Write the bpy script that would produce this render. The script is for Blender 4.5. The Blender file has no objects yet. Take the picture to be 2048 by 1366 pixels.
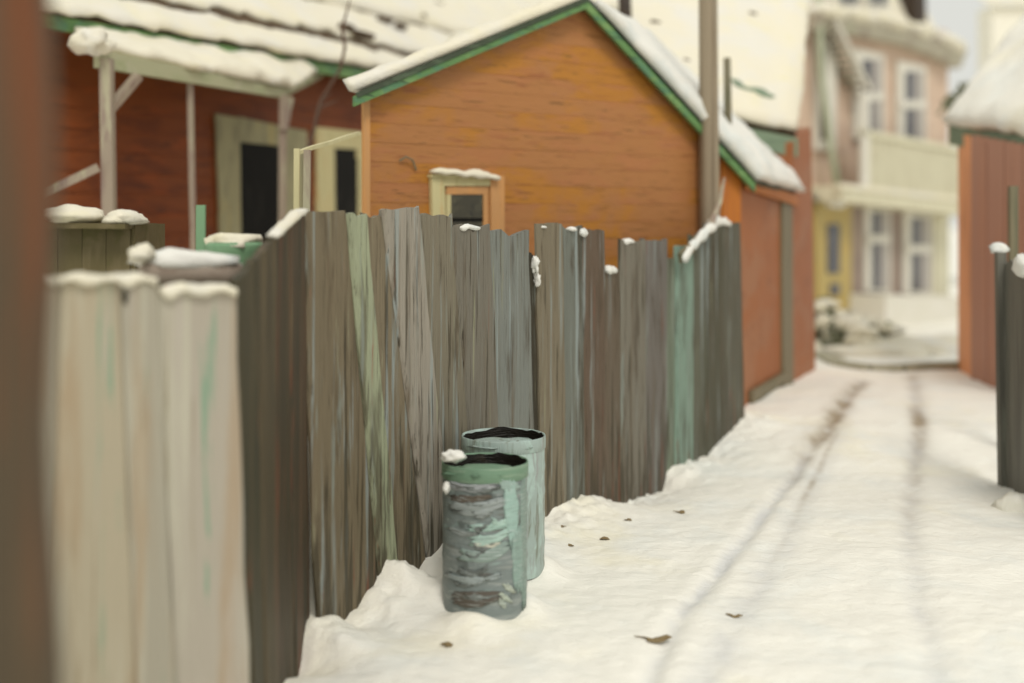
import bpy, math, random
import numpy as np
from mathutils import Vector, noise as mn
random.seed(7)
sc = bpy.context.scene
F, CX, HZ, CAMZ = 2470.0, 1024.0, 440.0, 2.3

# ------------------------------------------------------------------ camera, sky, sun, exposure
cam = bpy.data.cameras.new('camera'); co = bpy.data.objects.new('camera', cam)
sc.collection.objects.link(co); sc.camera = co
co.location = (0, 0, CAMZ); co.rotation_euler = (math.radians(90), 0, 0)
cam.sensor_width = 36; cam.lens = 36 * F / 2048
cam.shift_y = -(683 - HZ) / 2048
cam.clip_start = .1; cam.clip_end = 2000
cam.dof.use_dof = True; cam.dof.focus_distance = 7.75
cam.dof.aperture_fstop = (cam.lens / 1000) / 0.100
cam.dof.aperture_blades = 0

SUN_EL, SUN_AZ = 50, 14          # sun stands behind the camera to the right, veiled by cloud
w = bpy.data.worlds.new('World'); sc.world = w; w.use_nodes = True
nt = w.node_tree; bg = nt.nodes['Background']; sky = nt.nodes.new('ShaderNodeTexSky')
sky.sky_type = 'NISHITA'; sky.sun_disc = False
sky.sun_elevation = math.radians(SUN_EL); sky.sun_rotation = math.radians(180 - SUN_AZ)
sky.air_density = 1.0; sky.dust_density = 6.0; sky.ozone_density = 1.0
nt.links.new(sky.outputs[0], bg.inputs[0]); bg.inputs[1].default_value = 0.10
ov_ = nt.nodes.new('ShaderNodeMix'); ov_.data_type = 'RGBA'      # veil of even winter cloud over the blue sky
ov_.inputs[0].default_value = .955; ov_.inputs[7].default_value = (6.3, 6.3, 5.85, 1)
nt.links.new(sky.outputs[0], ov_.inputs[6]); nt.links.new(ov_.outputs[2], bg.inputs[0])
sl = bpy.data.lights.new('sun', 'SUN'); so = bpy.data.objects.new('sun', sl); sc.collection.objects.link(so)
sl.energy = 1.25; sl.angle = math.radians(18); sl.color = (1, .96, .9)
az = math.radians(SUN_AZ); el = math.radians(SUN_EL)
sdir = Vector((math.sin(az) * math.cos(el), -math.cos(az) * math.cos(el), math.sin(el)))
so.rotation_euler = sdir.to_track_quat('Z', 'Y').to_euler(); so.location = sdir * 40
sc.view_settings.view_transform = 'Standard'; sc.view_settings.look = 'None'
sc.view_settings.exposure = 0.27; sc.view_settings.gamma = 1.0

# ------------------------------------------------------------------ helpers
def lin(c):
    c /= 255.0
    return c / 12.92 if c <= .04045 else ((c + .055) / 1.055) ** 2.4
def S(r, g, b, k=1.0):
    return tuple(min(.95, lin(v) * k) for v in (r, g, b)) + (1.0,)
VK = 0.98                       # upright faces see half the sky, so a painted board is paler than it looks

def P(x, y, Y): return Vector(((x - CX) / F * Y, Y, CAMZ + (HZ - y) / F * Y))
class Plane:                    # an upright wall plane standing on two ground points
    def __init__(s, a, b):
        s.a = Vector((a[0], a[1], 0)); s.b = Vector((b[0], b[1], 0)); s.d = (s.b - s.a)
        s.len = s.d.length; s.u = s.d.normalized(); s.n = Vector((s.u.y, -s.u.x, 0))
        if s.n.dot(s.a) > 0: s.n = -s.n
    def at(s, x, y):
        k = (x - CX) / F
        t = (k * s.a.y - s.a.x) / (s.d.x - k * s.d.y)
        p = s.a + s.d * t
        return Vector((p.x, p.y, CAMZ + (HZ - y) / F * p.y))
    def z(s, x, z):
        p = s.at(x, HZ); p.z = z; return p
    def t(s, x): return (s.at(x, HZ) - s.a - Vector((0, 0, CAMZ))).dot(s.u)
def px(x, Y): return ((x - CX) / F * Y, Y)

def noi(v, k=1.0, seed=0.0): return mn.noise(Vector((v[0] * k + seed, v[1] * k + seed * 1.7, v[2] * k - seed)))

def thing(name, label, cat, loc, group=None, kind=None):
    o = bpy.data.objects.new(name, None); sc.collection.objects.link(o); o.location = loc
    o.empty_display_size = .1
    o['label'] = label; o['category'] = cat
    if group: o['group'] = group
    if kind: o['kind'] = kind
    return o
def rootloc(o):
    while o.parent: o = o.parent
    return o.location
def part(name, vf, mat, parent=None, smooth=False, color=None, label=None):
    vs, fs = vf
    off = rootloc(parent) if parent else Vector((0, 0, 0))
    me = bpy.data.meshes.new(name)
    me.from_pydata([tuple(Vector(v) - off) for v in vs], [], [tuple(f) for f in fs])
    me.update()
    if smooth: me.polygons.foreach_set('use_smooth', [True] * len(me.polygons))
    me.materials.append(mat)
    o = bpy.data.objects.new(name, me); sc.collection.objects.link(o)
    if parent: o.parent = parent
    if color: o.color = color
    if label: o['label'] = label
    return o
def solo(name, vf, mat, label, cat, smooth=False, color=None, group=None, kind=None):
    """a thing that is one mesh: origin moved to its base"""
    vs = [Vector(v) for v in vf[0]]
    c = sum(vs, Vector()) / len(vs); c.z = min(v.z for v in vs)
    o = part(name, ([v - c for v in vs], vf[1]), mat, None, smooth, color)
    o.location = c
    if label: o['label'] = label
    if cat: o['category'] = cat
    if group: o['group'] = group
    if kind: o['kind'] = kind
    return o

def join(*vfs):
    V, Fc = [], []
    for vs, fs in vfs:
        k = len(V); V += list(vs); Fc += [tuple(i + k for i in f) for f in fs]
    return V, Fc
def gridbox(front, back):
    """closed solid from two same-size vertex grids (rows of vertices)"""
    r, c = len(front), len(front[0]); V = [v for row in front for v in row] + [v for row in back for v in row]
    n = r * c; Fs = []
    for i in range(r - 1):
        for j in range(c - 1):
            a = i * c + j
            Fs.append((a, a + 1, a + c + 1, a + c)); Fs.append((n + a, n + a + c, n + a + c + 1, n + a + 1))
    for i in range(r - 1):
        a = i * c; Fs.append((a, a + c, n + a + c, n + a))
        a = i * c + c - 1; Fs.append((a, n + a, n + a + c, a + c))
    for j in range(c - 1):
        a = j; Fs.append((a, n + a, n + a + 1, a + 1))
        a = (r - 1) * c + j; Fs.append((a, a + 1, n + a + 1, n + a))
    return V, Fs
def board(tl, tr, bl, br, n, thick, proud=0.0, nc=4, nr=6, jag=0.0, wob=0.0, seed=0.0, bev=0.0):
    """a board from its four face corners; n = outward normal"""
    fr, bk = [], []
    us = [j / (nc - 1) for j in range(nc)] if not bev else [0, .07] + [.07 + .86 * j / (nc - 3) for j in range(1, nc - 3)] + [.93, 1]
    for i in range(nr):
        v = i / (nr - 1); a = tl.lerp(bl, v); b = tr.lerp(br, v); R, B = [], []
        for j in range(nc):
            u = us[j]; p = a.lerp(b, u)
            if i == 0 and jag: p = p + Vector((0, 0, jag * mn.noise(Vector((j * 1.7 + seed, seed * 3.1, 0)))))
            if wob and 0 < i: p = p + (tr - tl).normalized() * wob * mn.noise(Vector((seed * 5 + u * 2, i * .8, seed)))
            q = p + n * (proud + .25 * thick * mn.noise(Vector((seed + j * .9, i * .6, 2.2))) * (1 if wob else 0))
            if bev and j in (0, nc - 1): q = q - n * bev * (1 + .6 * mn.noise(Vector((i * .9, seed, j * 1.0))))
            R.append(q); B.append(p + n * (proud - thick))
        fr.append(R); bk.append(B)
    return gridbox(fr, bk)
def beam(p, q, w, d, side=None, seg=1, wob=0.0, seed=0.0):
    """squared timber from p to q, w across (along side), d deep"""
    p, q = Vector(p), Vector(q); ax = (q - p).normalized()
    s = side.normalized() if side else ax.cross(Vector((0, 0, 1)))
    if s.length < .01: s = Vector((1, 0, 0))
    s = (s - ax * s.dot(ax)).normalized(); t = ax.cross(s).normalized()
    V, Fs = [], []
    for i in range(seg + 1):
        c = p.lerp(q, i / seg)
        if wob: c = c + s * wob * mn.noise(Vector((i * .7, seed, 1))) + t * wob * mn.noise(Vector((i * .7, seed, 9)))
        for a, b in ((-1, -1), (1, -1), (1, 1), (-1, 1)): V.append(c + s * a * w / 2 + t * b * d / 2)
    for i in range(seg):
        for j in range(4):
            a = i * 4 + j; b = i * 4 + (j + 1) % 4; Fs.append((a, b, b + 4, a + 4))
    Fs.append((3, 2, 1, 0)); k = seg * 4; Fs.append((k, k + 1, k + 2, k + 3))
    return V, Fs
def tube(pts, rad, n=12, wob=0.0, seed=0.0, cap=True):
    V, Fs = [], []
    for i, p in enumerate(pts):
        p = Vector(p); ax = (Vector(pts[min(i + 1, len(pts) - 1)]) - Vector(pts[max(i - 1, 0)])).normalized()
        s = ax.cross(Vector((0, 1, .13))).normalized(); t = ax.cross(s)
        r = rad[i] if isinstance(rad, (list, tuple)) else rad
        for j in range(n):
            a = 2 * math.pi * j / n
            rr = r * (1 + wob * mn.noise(Vector((math.cos(a) * 1.5 + seed, math.sin(a) * 1.5, i * .35))))
            V.append(p + s * math.cos(a) * rr + t * math.sin(a) * rr)
    m = len(pts)
    for i in range(m - 1):
        for j in range(n):
            a = i * n + j; b = i * n + (j + 1) % n; Fs.append((a, b, b + n, a + n))
    if cap: Fs.append(tuple(range(n - 1, -1, -1))); Fs.append(tuple((m - 1) * n + j for j in range(n)))
    return V, Fs
def lathe(c, prof, n=40, closed=False):
    V, Fs = [], []
    for r, z in prof:
        for j in range(n):
            a = 2 * math.pi * j / n; V.append(Vector((c[0] + r * math.cos(a), c[1] + r * math.sin(a), c[2] + z)))
    for i in range(len(prof) - 1):
        for j in range(n):
            a = i * n + j; b = i * n + (j + 1) % n; Fs.append((a, b, b + n, a + n))
    return V, Fs
def blob(c, rx, ry, rz, seed=0.0, amp=.25, k=1.6, dx=None, nu=18, nv=10, flat=None):
    """a lump of snow; dx = direction of its long axis"""
    c = Vector(c); d = (dx or Vector((1, 0, 0))).normalized(); e = Vector((0, 0, 1)).cross(d).normalized(); f = d.cross(e)
    V, Fs = [], []
    for i in range(nv + 1):
        th = math.pi * i / nv
        for j in range(nu):
            ph = 2 * math.pi * j / nu
            q = Vector((math.sin(th) * math.cos(ph), math.sin(th) * math.sin(ph), math.cos(th)))
            q = q * (1 + amp * 1.3 * mn.noise(q * k + Vector((seed, seed * 2, 0))) + amp * .4 * mn.noise(q * k * 2.7 + Vector((0, seed, seed))))
            if flat is not None and q.z < -flat: q.z = -flat
            V.append(c + d * q.x * rx + e * q.y * ry + f * q.z * rz)
    for i in range(nv):
        for j in range(nu):
            a = i * nu + j; b = i * nu + (j + 1) % nu; Fs.append((a, a + nu, b + nu, b))
    return V, Fs
def snowstrip(a, b, depth, h, out, droop=.02, seed=0.0, m=14):
    """a ragged ridge of snow lying along a board top from a to b; out = horizontal front direction"""
    out = Vector((out.x, out.y, 0)).normalized(); ax = (b - a).normalized(); V, Fs = [], []
    for i in range(m + 1):
        u = i / m; e = min(1, .35 + 3.2 * min(u, 1 - u)); c = a.lerp(b, u) + ax * .012 * mn.noise(Vector((i * 1.9, seed, 7)))
        hh = h * e * (1 + .55 * mn.noise(Vector((u * (b - a).length * 9, seed, 0))) + .3 * mn.noise(Vector((i * 1.3, seed, 4))))
        dd = max(0, droop * (.4 + 1.3 * mn.noise(Vector((u * (b - a).length * 14, seed, 9))))); f = depth * (.5 + .12 * mn.noise(Vector((i * .9, seed, 2))))
        for o, z in ((f * .8, -dd - .004), (f * 1.12, -dd * .4 + hh * .12), (f * .95, hh * .6), (f * .35, hh), (-f * .5, hh * .9), (-f, hh * .4), (-f * .9, -.004)):
            V.append(c + out * o + Vector((0, 0, z)))
    n = 7
    for i in range(m):
        for j in range(n):
            p, q = i * n + j, i * n + (j + 1) % n; Fs.append((p, p + n, q + n, q))
    Fs.append(tuple(range(n))); Fs.append(tuple(m * n + j for j in range(n - 1, -1, -1)))
    return V, Fs
def sheet(p00, p10, p11, p01, th, nu, nv, seed=0.0, amp=.3, rag=.0, up=None, k=2.0):
    """thick snow sheet on a roof slope: p00-p10 is the eave, p01-p11 the top; ragged edges"""
    n = (p10 - p00).cross(p01 - p00).normalized()
    if up is None: up = n if n.z > 0 else -n
    top, bot = [], []
    for i in range(nv + 1):
        v = i / nv; T, B = [], []
        for j in range(nu + 1):
            u = j / nu
            p = p00.lerp(p10, u).lerp(p01.lerp(p11, u), v)
            e = min(1, 6 * min(v, 1 - v, u, 1 - u) + .55)
            h = th * e * (1 + amp * mn.noise(p * k + Vector((seed, 0, seed))) + .4 * amp * mn.noise(p * k * 3.3))
            q = Vector(p)
            if rag:
                r = rag * (mn.noise(p * 3.1 + Vector((0, seed, 0))) + .6 * mn.noise(p * 7.3))
                if i == 0: q = q + (p00 - p01).normalized() * r
                if i == nv: q = q - (p00 - p01).normalized() * r
                if j == 0: q = q + (p00 - p10).normalized() * r
                if j == nu: q = q - (p00 - p10).normalized() * r
            T.append(q + up * max(.01, h)); B.append(q)
        top.append(T); bot.append(B)
    return gridbox(top, bot)
def bil(q, u, v): return q[0].lerp(q[1], u).lerp(q[3].lerp(q[2], u), v)
def quadslab(p00, p10, p11, p01, th, m=12):
    n = (p10 - p00).cross(p01 - p00).normalized(); n = n if n.z > 0 else -n
    g = [[bil((p00, p10, p11, p01), j / m, i / m) - n * .012 for j in range(m + 1)] for i in range(m + 1)]
    return gridbox(g, [[p - n * th for p in row] for row in g])
def prism(poly, off):
    """solid from a planar polygon and an extrusion vector"""
    n = len(poly); V = [Vector(p) for p in poly] + [Vector(p) + off for p in poly]
    Fs = [tuple(range(n)), tuple(range(2 * n - 1, n - 1, -1))]
    for i in range(n): Fs.append((i, n + i, n + (i + 1) % n, (i + 1) % n))
    return V, Fs

# ------------------------------------------------------------------ materials
def paint(name, base, layers=(), objcol=False, rough=.55, bump=None, spec=.35, fine=None, metal=0.0, attrs=()):
    """brushed, weathered paint. layers: (colour, lo, hi, (sx,sy,sz), amount)"""
    m = bpy.data.materials.new(name); m.use_nodes = True; t = m.node_tree; N, L = t.nodes, t.links
    b = N['Principled BSDF']; tc = N.new('ShaderNodeTexCoord')
    b.inputs['Roughness'].default_value = rough; b.inputs['Specular IOR Level'].default_value = spec
    b.inputs['Metallic'].default_value = metal
    oi = N.new('ShaderNodeObjectInfo')
    off = N.new('ShaderNodeVectorMath'); off.operation = 'SCALE'; off.inputs[0].default_value = (37.1, 53.3, 3.7)
    L.new(oi.outputs['Random'], off.inputs['Scale'])
    add = N.new('ShaderNodeVectorMath'); add.operation = 'ADD'
    L.new(tc.outputs['Object'], add.inputs[0]); L.new(off.outputs[0], add.inputs[1])
    if objcol: cur = oi.outputs['Color']
    else:
        rgb = N.new('ShaderNodeRGB'); rgb.outputs[0].default_value = base; cur = rgb.outputs[0]
    sep = N.new('ShaderNodeSeparateXYZ'); L.new(tc.outputs['Object'], sep.inputs[0])
    for k, ly in enumerate(layers):
        col, lo, hi, sc_, amt = ly[:5]
        mp = N.new('ShaderNodeMapping'); mp.inputs['Scale'].default_value = sc_; mp.inputs['Location'].default_value = (k * 5.3, k * 2.1, k * 7.7)
        L.new(add.outputs[0], mp.inputs['Vector'])
        no = N.new('ShaderNodeTexNoise'); no.inputs['Scale'].default_value = 1; no.inputs['Detail'].default_value = 5
        no.inputs['Roughness'].default_value = .6; no.inputs['Distortion'].default_value = ly[5] if len(ly) > 5 else .3
        L.new(mp.outputs[0], no.inputs['Vector'])
        mr = N.new('ShaderNodeMapRange'); mr.interpolation_type = 'SMOOTHSTEP'
        mr.inputs['From Min'].default_value = lo; mr.inputs['From Max'].default_value = hi; mr.inputs['To Max'].default_value = amt
        val = no.outputs[0]
        if len(ly) > 6:                                  # height bias: more of this layer low down
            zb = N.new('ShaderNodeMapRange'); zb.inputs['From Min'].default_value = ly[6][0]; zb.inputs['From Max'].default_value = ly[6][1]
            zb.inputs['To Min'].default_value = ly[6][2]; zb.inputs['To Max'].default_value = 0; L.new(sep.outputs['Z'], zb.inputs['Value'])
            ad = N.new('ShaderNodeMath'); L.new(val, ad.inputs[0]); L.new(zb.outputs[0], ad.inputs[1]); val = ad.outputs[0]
        L.new(val, mr.inputs['Value'])
        mx = N.new('ShaderNodeMix'); mx.data_type = 'RGBA'; mx.inputs['B'].default_value if False else None
        L.new(mr.outputs[0], mx.inputs[0]); L.new(cur, mx.inputs[6]); mx.inputs[7].default_value = col
        cur = mx.outputs[2]
    for an, col in attrs:
        at = N.new('ShaderNodeAttribute'); at.attribute_name = an
        mx = N.new('ShaderNodeMix'); mx.data_type = 'RGBA'
        L.new(at.outputs['Fac'], mx.inputs[0]); L.new(cur, mx.inputs[6]); mx.inputs[7].default_value = col; cur = mx.outputs[2]
    L.new(cur, b.inputs['Base Color'])
    nrm = None
    for bb in (bump, fine):
        if not bb: continue
        sc_, st, dist = bb
        mp = N.new('ShaderNodeMapping'); mp.inputs['Scale'].default_value = sc_; L.new(add.outputs[0], mp.inputs['Vector'])
        no = N.new('ShaderNodeTexNoise'); no.inputs['Scale'].default_value = 1; no.inputs['Detail'].default_value = 4
        no.inputs['Distortion'].default_value = 1.1
        L.new(mp.outputs[0], no.inputs['Vector'])
        bp = N.new('ShaderNodeBump'); bp.inputs['Strength'].default_value = st; bp.inputs['Distance'].default_value = dist
        L.new(no.outputs[0], bp.inputs['Height'])
        if nrm: L.new(nrm, bp.inputs['Normal'])
        nrm = bp.outputs[0]
    if nrm: L.new(nrm, b.inputs['Normal'])
    return m

V_ = lambda a, z: (a, a, z)      # vertical strokes: fine across, long in z
H_ = lambda a, z: (a, a, z)
M = {}
M['snow'] = paint('snow', S(244, 241, 230), [(S(232, 234, 228), .45, .7, (1.3, 1.3, 1.3), .7), (S(242, 235, 208), .5, .75, (.8, .8, .8), .7)],
                  rough=.6, bump=((6, 11, 10), .75, .016), fine=((40, 110, 60), .8, .006),
                  attrs=(('rut_shade', S(206, 207, 208)), ('dirt', S(166, 152, 130))))
M['roof_snow'] = paint('roof_snow', S(229, 222, 201), [(S(224, 221, 212), .45, .65, (1.5, 1.5, 1.5), .8), (S(229, 221, 182), .52, .72, (2, 2, 3), .6)],
                       rough=.6, bump=((8, 8, 22), .5, .015), fine=((50, 50, 120), .3, .004))
M['cool_snow'] = paint('cool_snow', S(232, 230, 222), [(S(214, 218, 214), .45, .65, (4, 4, 4), .8)], rough=.6, bump=((14, 14, 30), .5, .01))
M['fence'] = paint('fence_wood', (0.2, .2, .2, 1), [
    (S(98, 84, 64, VK), .52, .72, V_(13, .6), .7), (S(148, 158, 156, VK), .56, .68, V_(15, .5), .8),
    (S(62, 54, 36, VK), .59, .66, V_(26, .8), .8), (S(150, 150, 122, VK), .62, .74, V_(26, .8), .7),
    (S(130, 78, 58, VK), .66, .74, V_(30, .7), .6), (S(48, 42, 28, VK), .62, .68, V_(70, 1.2), .85),
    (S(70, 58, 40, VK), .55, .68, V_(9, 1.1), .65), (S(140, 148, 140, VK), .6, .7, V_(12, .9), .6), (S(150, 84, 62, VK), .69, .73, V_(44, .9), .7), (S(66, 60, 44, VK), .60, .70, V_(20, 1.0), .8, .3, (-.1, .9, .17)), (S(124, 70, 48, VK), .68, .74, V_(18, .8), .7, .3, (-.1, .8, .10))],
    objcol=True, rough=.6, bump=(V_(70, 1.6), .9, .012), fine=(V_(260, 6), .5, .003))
M['fence_dark'] = paint('fence_dark_wood', (0.2, .2, .2, 1), [
    (S(46, 48, 34, VK), .46, .66, V_(14, .6), .8), (S(112, 98, 70, VK), .56, .72, V_(16, .5), .65),
    (S(120, 66, 42, VK), .6, .72, V_(13, .6), .75), (S(38, 30, 20, VK), .6, .7, V_(30, .8), .8)],
    objcol=True, rough=.6, bump=(V_(60, 1.6), .6, .008))
M['fence_pale'] = paint('fence_pale_wood', (0.2, .2, .2, 1), [
    (S(184, 180, 162, VK), .48, .66, V_(11, .5), .8), (S(160, 136, 106, VK), .52, .7, V_(10, .7), .6),
    (S(176, 168, 156, VK), .56, .7, V_(14, .6), .7), (S(122, 152, 128, VK), .60, .68, V_(12, .8), .85),
    (S(128, 112, 82, VK), .62, .7, V_(24, .9), .7)],
    objcol=True, rough=.6, bump=(V_(50, 1.6), .5, .006))
M['post'] = paint('post_wood', S(80, 68, 50, VK), [(S(116, 66, 34, VK), .50, .62, V_(9, .25), .9), (S(52, 44, 34, VK), .52, .7, V_(12, .4), .85),
    (S(96, 80, 58, VK), .6, .75, V_(16, .6), .6)], rough=.6, bump=(V_(40, 1.2), .5, .008))
M['pole'] = paint('pole_wood', S(150, 136, 114, VK), [(S(108, 92, 72, VK), .5, .68, V_(22, .3), .85), (S(160, 152, 134, VK), .54, .7, V_(26, .4), .8)],
                  rough=.6, bump=(V_(60, 1.4), .6, .006))
M['orange'] = paint('orange_siding', S(174, 119, 70, VK), [
    (S(182, 122, 44, VK), .47, .56, (.75, .75, .9), .9), (S(176, 116, 72, VK), .5, .64, (2.2, 2.2, 6), .7),
    (S(152, 92, 56, VK), .56, .7, (3, 3, 26), .7), (S(176, 118, 84, VK), .6, .72, (3.6, 3.6, 20), .6),
    (S(122, 78, 34, VK), .60, .68, (2.2, 2.2, 30), .6), (S(150, 104, 88, VK), .66, .72, (5, 5, 24), .55),
    (S(100, 74, 38, VK), .635, .68, (2.6, 2.6, 60), .9)],
    rough=.5, bump=((6, 6, 110), .7, .008), fine=((12, 12, 420), .5, .0025))
M['ochre'] = paint('ochre_board', S(186, 112, 40, VK), [(S(168, 98, 48, VK), .5, .65, V_(14, .8), .7)], rough=.5, bump=(V_(60, 2), .5, .005))
M['tan_trim'] = paint('tan_trim', S(198, 148, 96, VK), [(S(206, 150, 92, VK), .5, .62, V_(18, 2), .8), (S(166, 110, 62, VK), .6, .7, V_(40, 2), .8)],
                      rough=.5, bump=(V_(70, 3), .5, .004))
M['cream_trim'] = paint('cream_trim', S(204, 194, 146, VK), [(S(186, 176, 124, VK), .5, .65, V_(20, 2), .7), (S(208, 172, 116, VK), .55, .68, V_(14, 2), .7)],
                        rough=.5, bump=(V_(70, 3), .5, .004))
M['green'] = paint('green_trim', S(98, 136, 82, VK), [(S(122, 154, 96, VK), .5, .62, (3, 3, 10), .8), (S(82, 124, 100, VK), .5, .62, (4, 4, 8), .7),
    (S(58, 78, 58, VK), .56, .66, (5, 5, 30), .8)], rough=.5, bump=((10, 10, 90), .6, .005))
M['darkgreen'] = paint('roof_edge', S(56, 66, 48, VK), [(S(80, 96, 72, VK), .5, .65, (4, 4, 20), .7)], rough=.6, bump=((10, 10, 70), .5, .005))
M['glass_dark'] = paint('dark_pane', S(58, 54, 38), [(S(84, 80, 58), .5, .66, (9, 9, 12), .8), (S(34, 30, 22), .52, .68, (7, 7, 7), .8)], rough=.18, spec=.5,
                        bump=((20, 20, 40), .3, .003))
M['glass_black'] = paint('black_pane', S(20, 18, 14), [(S(44, 42, 36), .56, .68, (5, 5, 2), .8)], rough=.45, spec=.12)
M['red_wall'] = paint('red_siding', S(124, 64, 26, 1.12), [(S(104, 50, 22, 1.12), .48, .64, (1.4, 1.4, 5), .8), (S(146, 72, 28, 1.12), .54, .7, (1.6, 1.6, 6), .7),
    (S(76, 38, 24, VK), .6, .7, (2, 2, 14), .7)], rough=.55, bump=((5, 5, 60), .5, .008))
M['porch'] = paint('porch_paint', S(176, 176, 142, VK), [(S(150, 162, 116, VK), .5, .66, (2, 2, 8), .8), (S(196, 192, 168, VK), .54, .7, (3, 3, 3), .6)],
                   rough=.5, bump=((10, 10, 40), .4, .005))
M['porch_post'] = paint('porch_post_paint', S(158, 144, 126, VK), [(S(136, 114, 106, VK), .48, .64, V_(8, 1.6), .8), (S(180, 176, 146, VK), .54, .68, V_(8, 1.2), .8)],
                        rough=.5, bump=(V_(40, 2), .4, .004))
M['grey_frame'] = paint('grey_frame', S(168, 162, 126, VK), [(S(138, 134, 106, VK), .48, .64, V_(7, 1.5), .8), (S(190, 172, 112, VK), .58, .68, V_(9, 1), .7)],
                        rough=.5, bump=(V_(40, 2), .4, .004))
M['yellow_paint'] = paint('yellow_paint', S(206, 198, 154, VK), [(S(190, 182, 140, VK), .5, .66, V_(20, 2), .7)], rough=.5, bump=(V_(60, 2), .4, .004))
M['brown_roof'] = paint('brown_roof', S(96, 78, 58, VK), [(S(66, 56, 46, VK), .5, .65, (3, 3, 8), .8), (S(128, 112, 80, VK), .58, .7, (4, 4, 8), .7)], rough=.7)
M['brown_wall'] = paint('brown_wall', S(158, 98, 58, VK), [(S(160, 112, 80, VK), .46, .62, (1.5, 1.5, 2), .8), (S(140, 86, 52, VK), .54, .7, (3, 3, 5), .7),
    (S(174, 106, 60, VK), .6, .72, (2, 2, 3), .6)], rough=.55, bump=((8, 8, 40), .5, .006))
M['grey_board'] = paint('grey_board', S(124, 116, 92, VK), [(S(98, 98, 76, VK), .5, .65, V_(10, 1), .8)], rough=.55, bump=(V_(50, 2), .4, .004))
M['tin'] = paint('tin_can', S(120, 130, 128, VK), [
    (S(92, 86, 78, VK), .54, .68, (3, 3, 16), .7), (S(146, 152, 148, VK), .52, .62, (4.5, 4.5, 26), .85),
    (S(150, 176, 166, VK), .6, .68, (2.5, 2.5, 18), .5, .8), (S(84, 92, 88, VK), .56, .68, (7, 7, 9), .8), (S(188, 204, 192, VK), .66, .71, (12, 12, 40), .8)],
    rough=.42, spec=.5, bump=((10, 10, 60), .8, .008), fine=((30, 30, 220), .6, .003))
M['tin_pale'] = paint('tin_pale', S(158, 174, 168, VK), [(S(174, 196, 188, VK), .48, .6, (7, 7, 3), .9, 1.0), (S(116, 120, 104, VK), .54, .66, (16, 16, 2), .8),
    (S(150, 152, 150, VK), .58, .68, (20, 20, 2.5), .8)], rough=.42, spec=.5, bump=((40, 40, 6), .8, .007), fine=((200, 200, 12), .5, .003))
M['can_green'] = paint('can_green_band', S(112, 142, 118, VK), [(S(136, 158, 136, VK), .5, .64, (5, 5, 50), .8)], rough=.45, bump=((6, 6, 120), .7, .005))
M['can_inside'] = paint('can_inside', S(26, 22, 16), [(S(54, 48, 36), .58, .7, (10, 10, 10), .8)], rough=.5, bump=((20, 20, 60), .8, .01))
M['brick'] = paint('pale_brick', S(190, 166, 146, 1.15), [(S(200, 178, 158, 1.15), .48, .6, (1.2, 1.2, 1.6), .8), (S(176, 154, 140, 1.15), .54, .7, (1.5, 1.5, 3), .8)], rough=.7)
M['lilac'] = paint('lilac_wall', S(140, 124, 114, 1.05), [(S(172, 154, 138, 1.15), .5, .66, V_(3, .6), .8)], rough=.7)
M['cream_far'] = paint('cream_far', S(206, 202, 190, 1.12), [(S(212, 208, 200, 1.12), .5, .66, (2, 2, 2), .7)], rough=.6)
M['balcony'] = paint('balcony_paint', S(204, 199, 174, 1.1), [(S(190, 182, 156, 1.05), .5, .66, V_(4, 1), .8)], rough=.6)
M['cornice'] = paint('cornice_paint', S(172, 166, 148, 1.1), [(S(150, 134, 122, VK), .5, .64, (2, 2, 2), .8), (S(176, 182, 152, VK), .58, .7, (2, 2, 2), .8)], rough=.6)
M['far_pane'] = paint('far_pane', S(66, 66, 74), [(S(110, 110, 114), .5, .66, V_(4, 1), .8)], rough=.2, spec=.5)
M['curtain'] = paint('curtain', S(168, 162, 156, VK), [], rough=.8)
M['mustard'] = paint('mustard_door', S(176, 156, 98, VK), [(S(188, 158, 86, VK), .5, .66, V_(3, 1), .8)], rough=.55)
M['pale_drain'] = paint('pale_drain', S(168, 174, 148, VK), [], rough=.5)
M['shed_wall'] = paint('shed_wall', S(164, 124, 106, 1.3), [(S(168, 124, 102, 1.3), .48, .62, V_(3, .5), .8), (S(156, 116, 98, 1.3), .54, .68, V_(4, .6), .8)], rough=.6, bump=(V_(20, 1), .4, .006))
M['shed_corner'] = paint('shed_corner', S(206, 144, 100, 1.4), [(S(180, 120, 82, VK), .5, .66, V_(6, 1), .7)], rough=.6)
M['grey_fence'] = paint('grey_fence', S(112, 110, 100, VK), [(S(88, 86, 78, VK), .5, .66, V_(10, .6), .8), (S(122, 124, 112, VK), .56, .7, V_(12, .6), .7)], rough=.6, bump=(V_(40, 1.5), .5, .006))
M['olive'] = paint('olive_box', S(98, 88, 56, VK), [(S(116, 104, 74, VK), .5, .64, V_(6, 2), .8), (S(84, 80, 36, VK), .52, .66, (4, 4, 4), .8)], rough=.6, bump=(V_(30, 2), .5, .006))
M['tub'] = paint('green_tub', S(122, 158, 122, VK), [(S(96, 142, 104, VK), .5, .64, (5, 5, 5), .8)], rough=.5)
M['canvas'] = paint('lilac_canvas', S(162, 148, 134, VK), [(S(142, 124, 110, VK), .5, .66, (6, 6, 10), .7)], rough=.8)
M['leaf'] = paint('dead_leaf', S(134, 116, 82, 1.0), [(S(110, 92, 60), .5, .64, (40, 40, 40), .8)], rough=.7)
M['twig'] = paint('twig', S(86, 66, 52, VK), rough=.7, base=S(86, 66, 52, VK)) if False else paint('twig', S(96, 74, 60, VK), [], rough=.7)
M['foliage'] = paint('shrub_leaf', S(136, 138, 112), [(S(108, 114, 92), .5, .65, (6, 6, 6), .8)], rough=.7)
M['kerb'] = paint('kerb_stone', S(164, 160, 138), [(S(140, 138, 116), .5, .66, (3, 3, 3), .8)], rough=.8)
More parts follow.
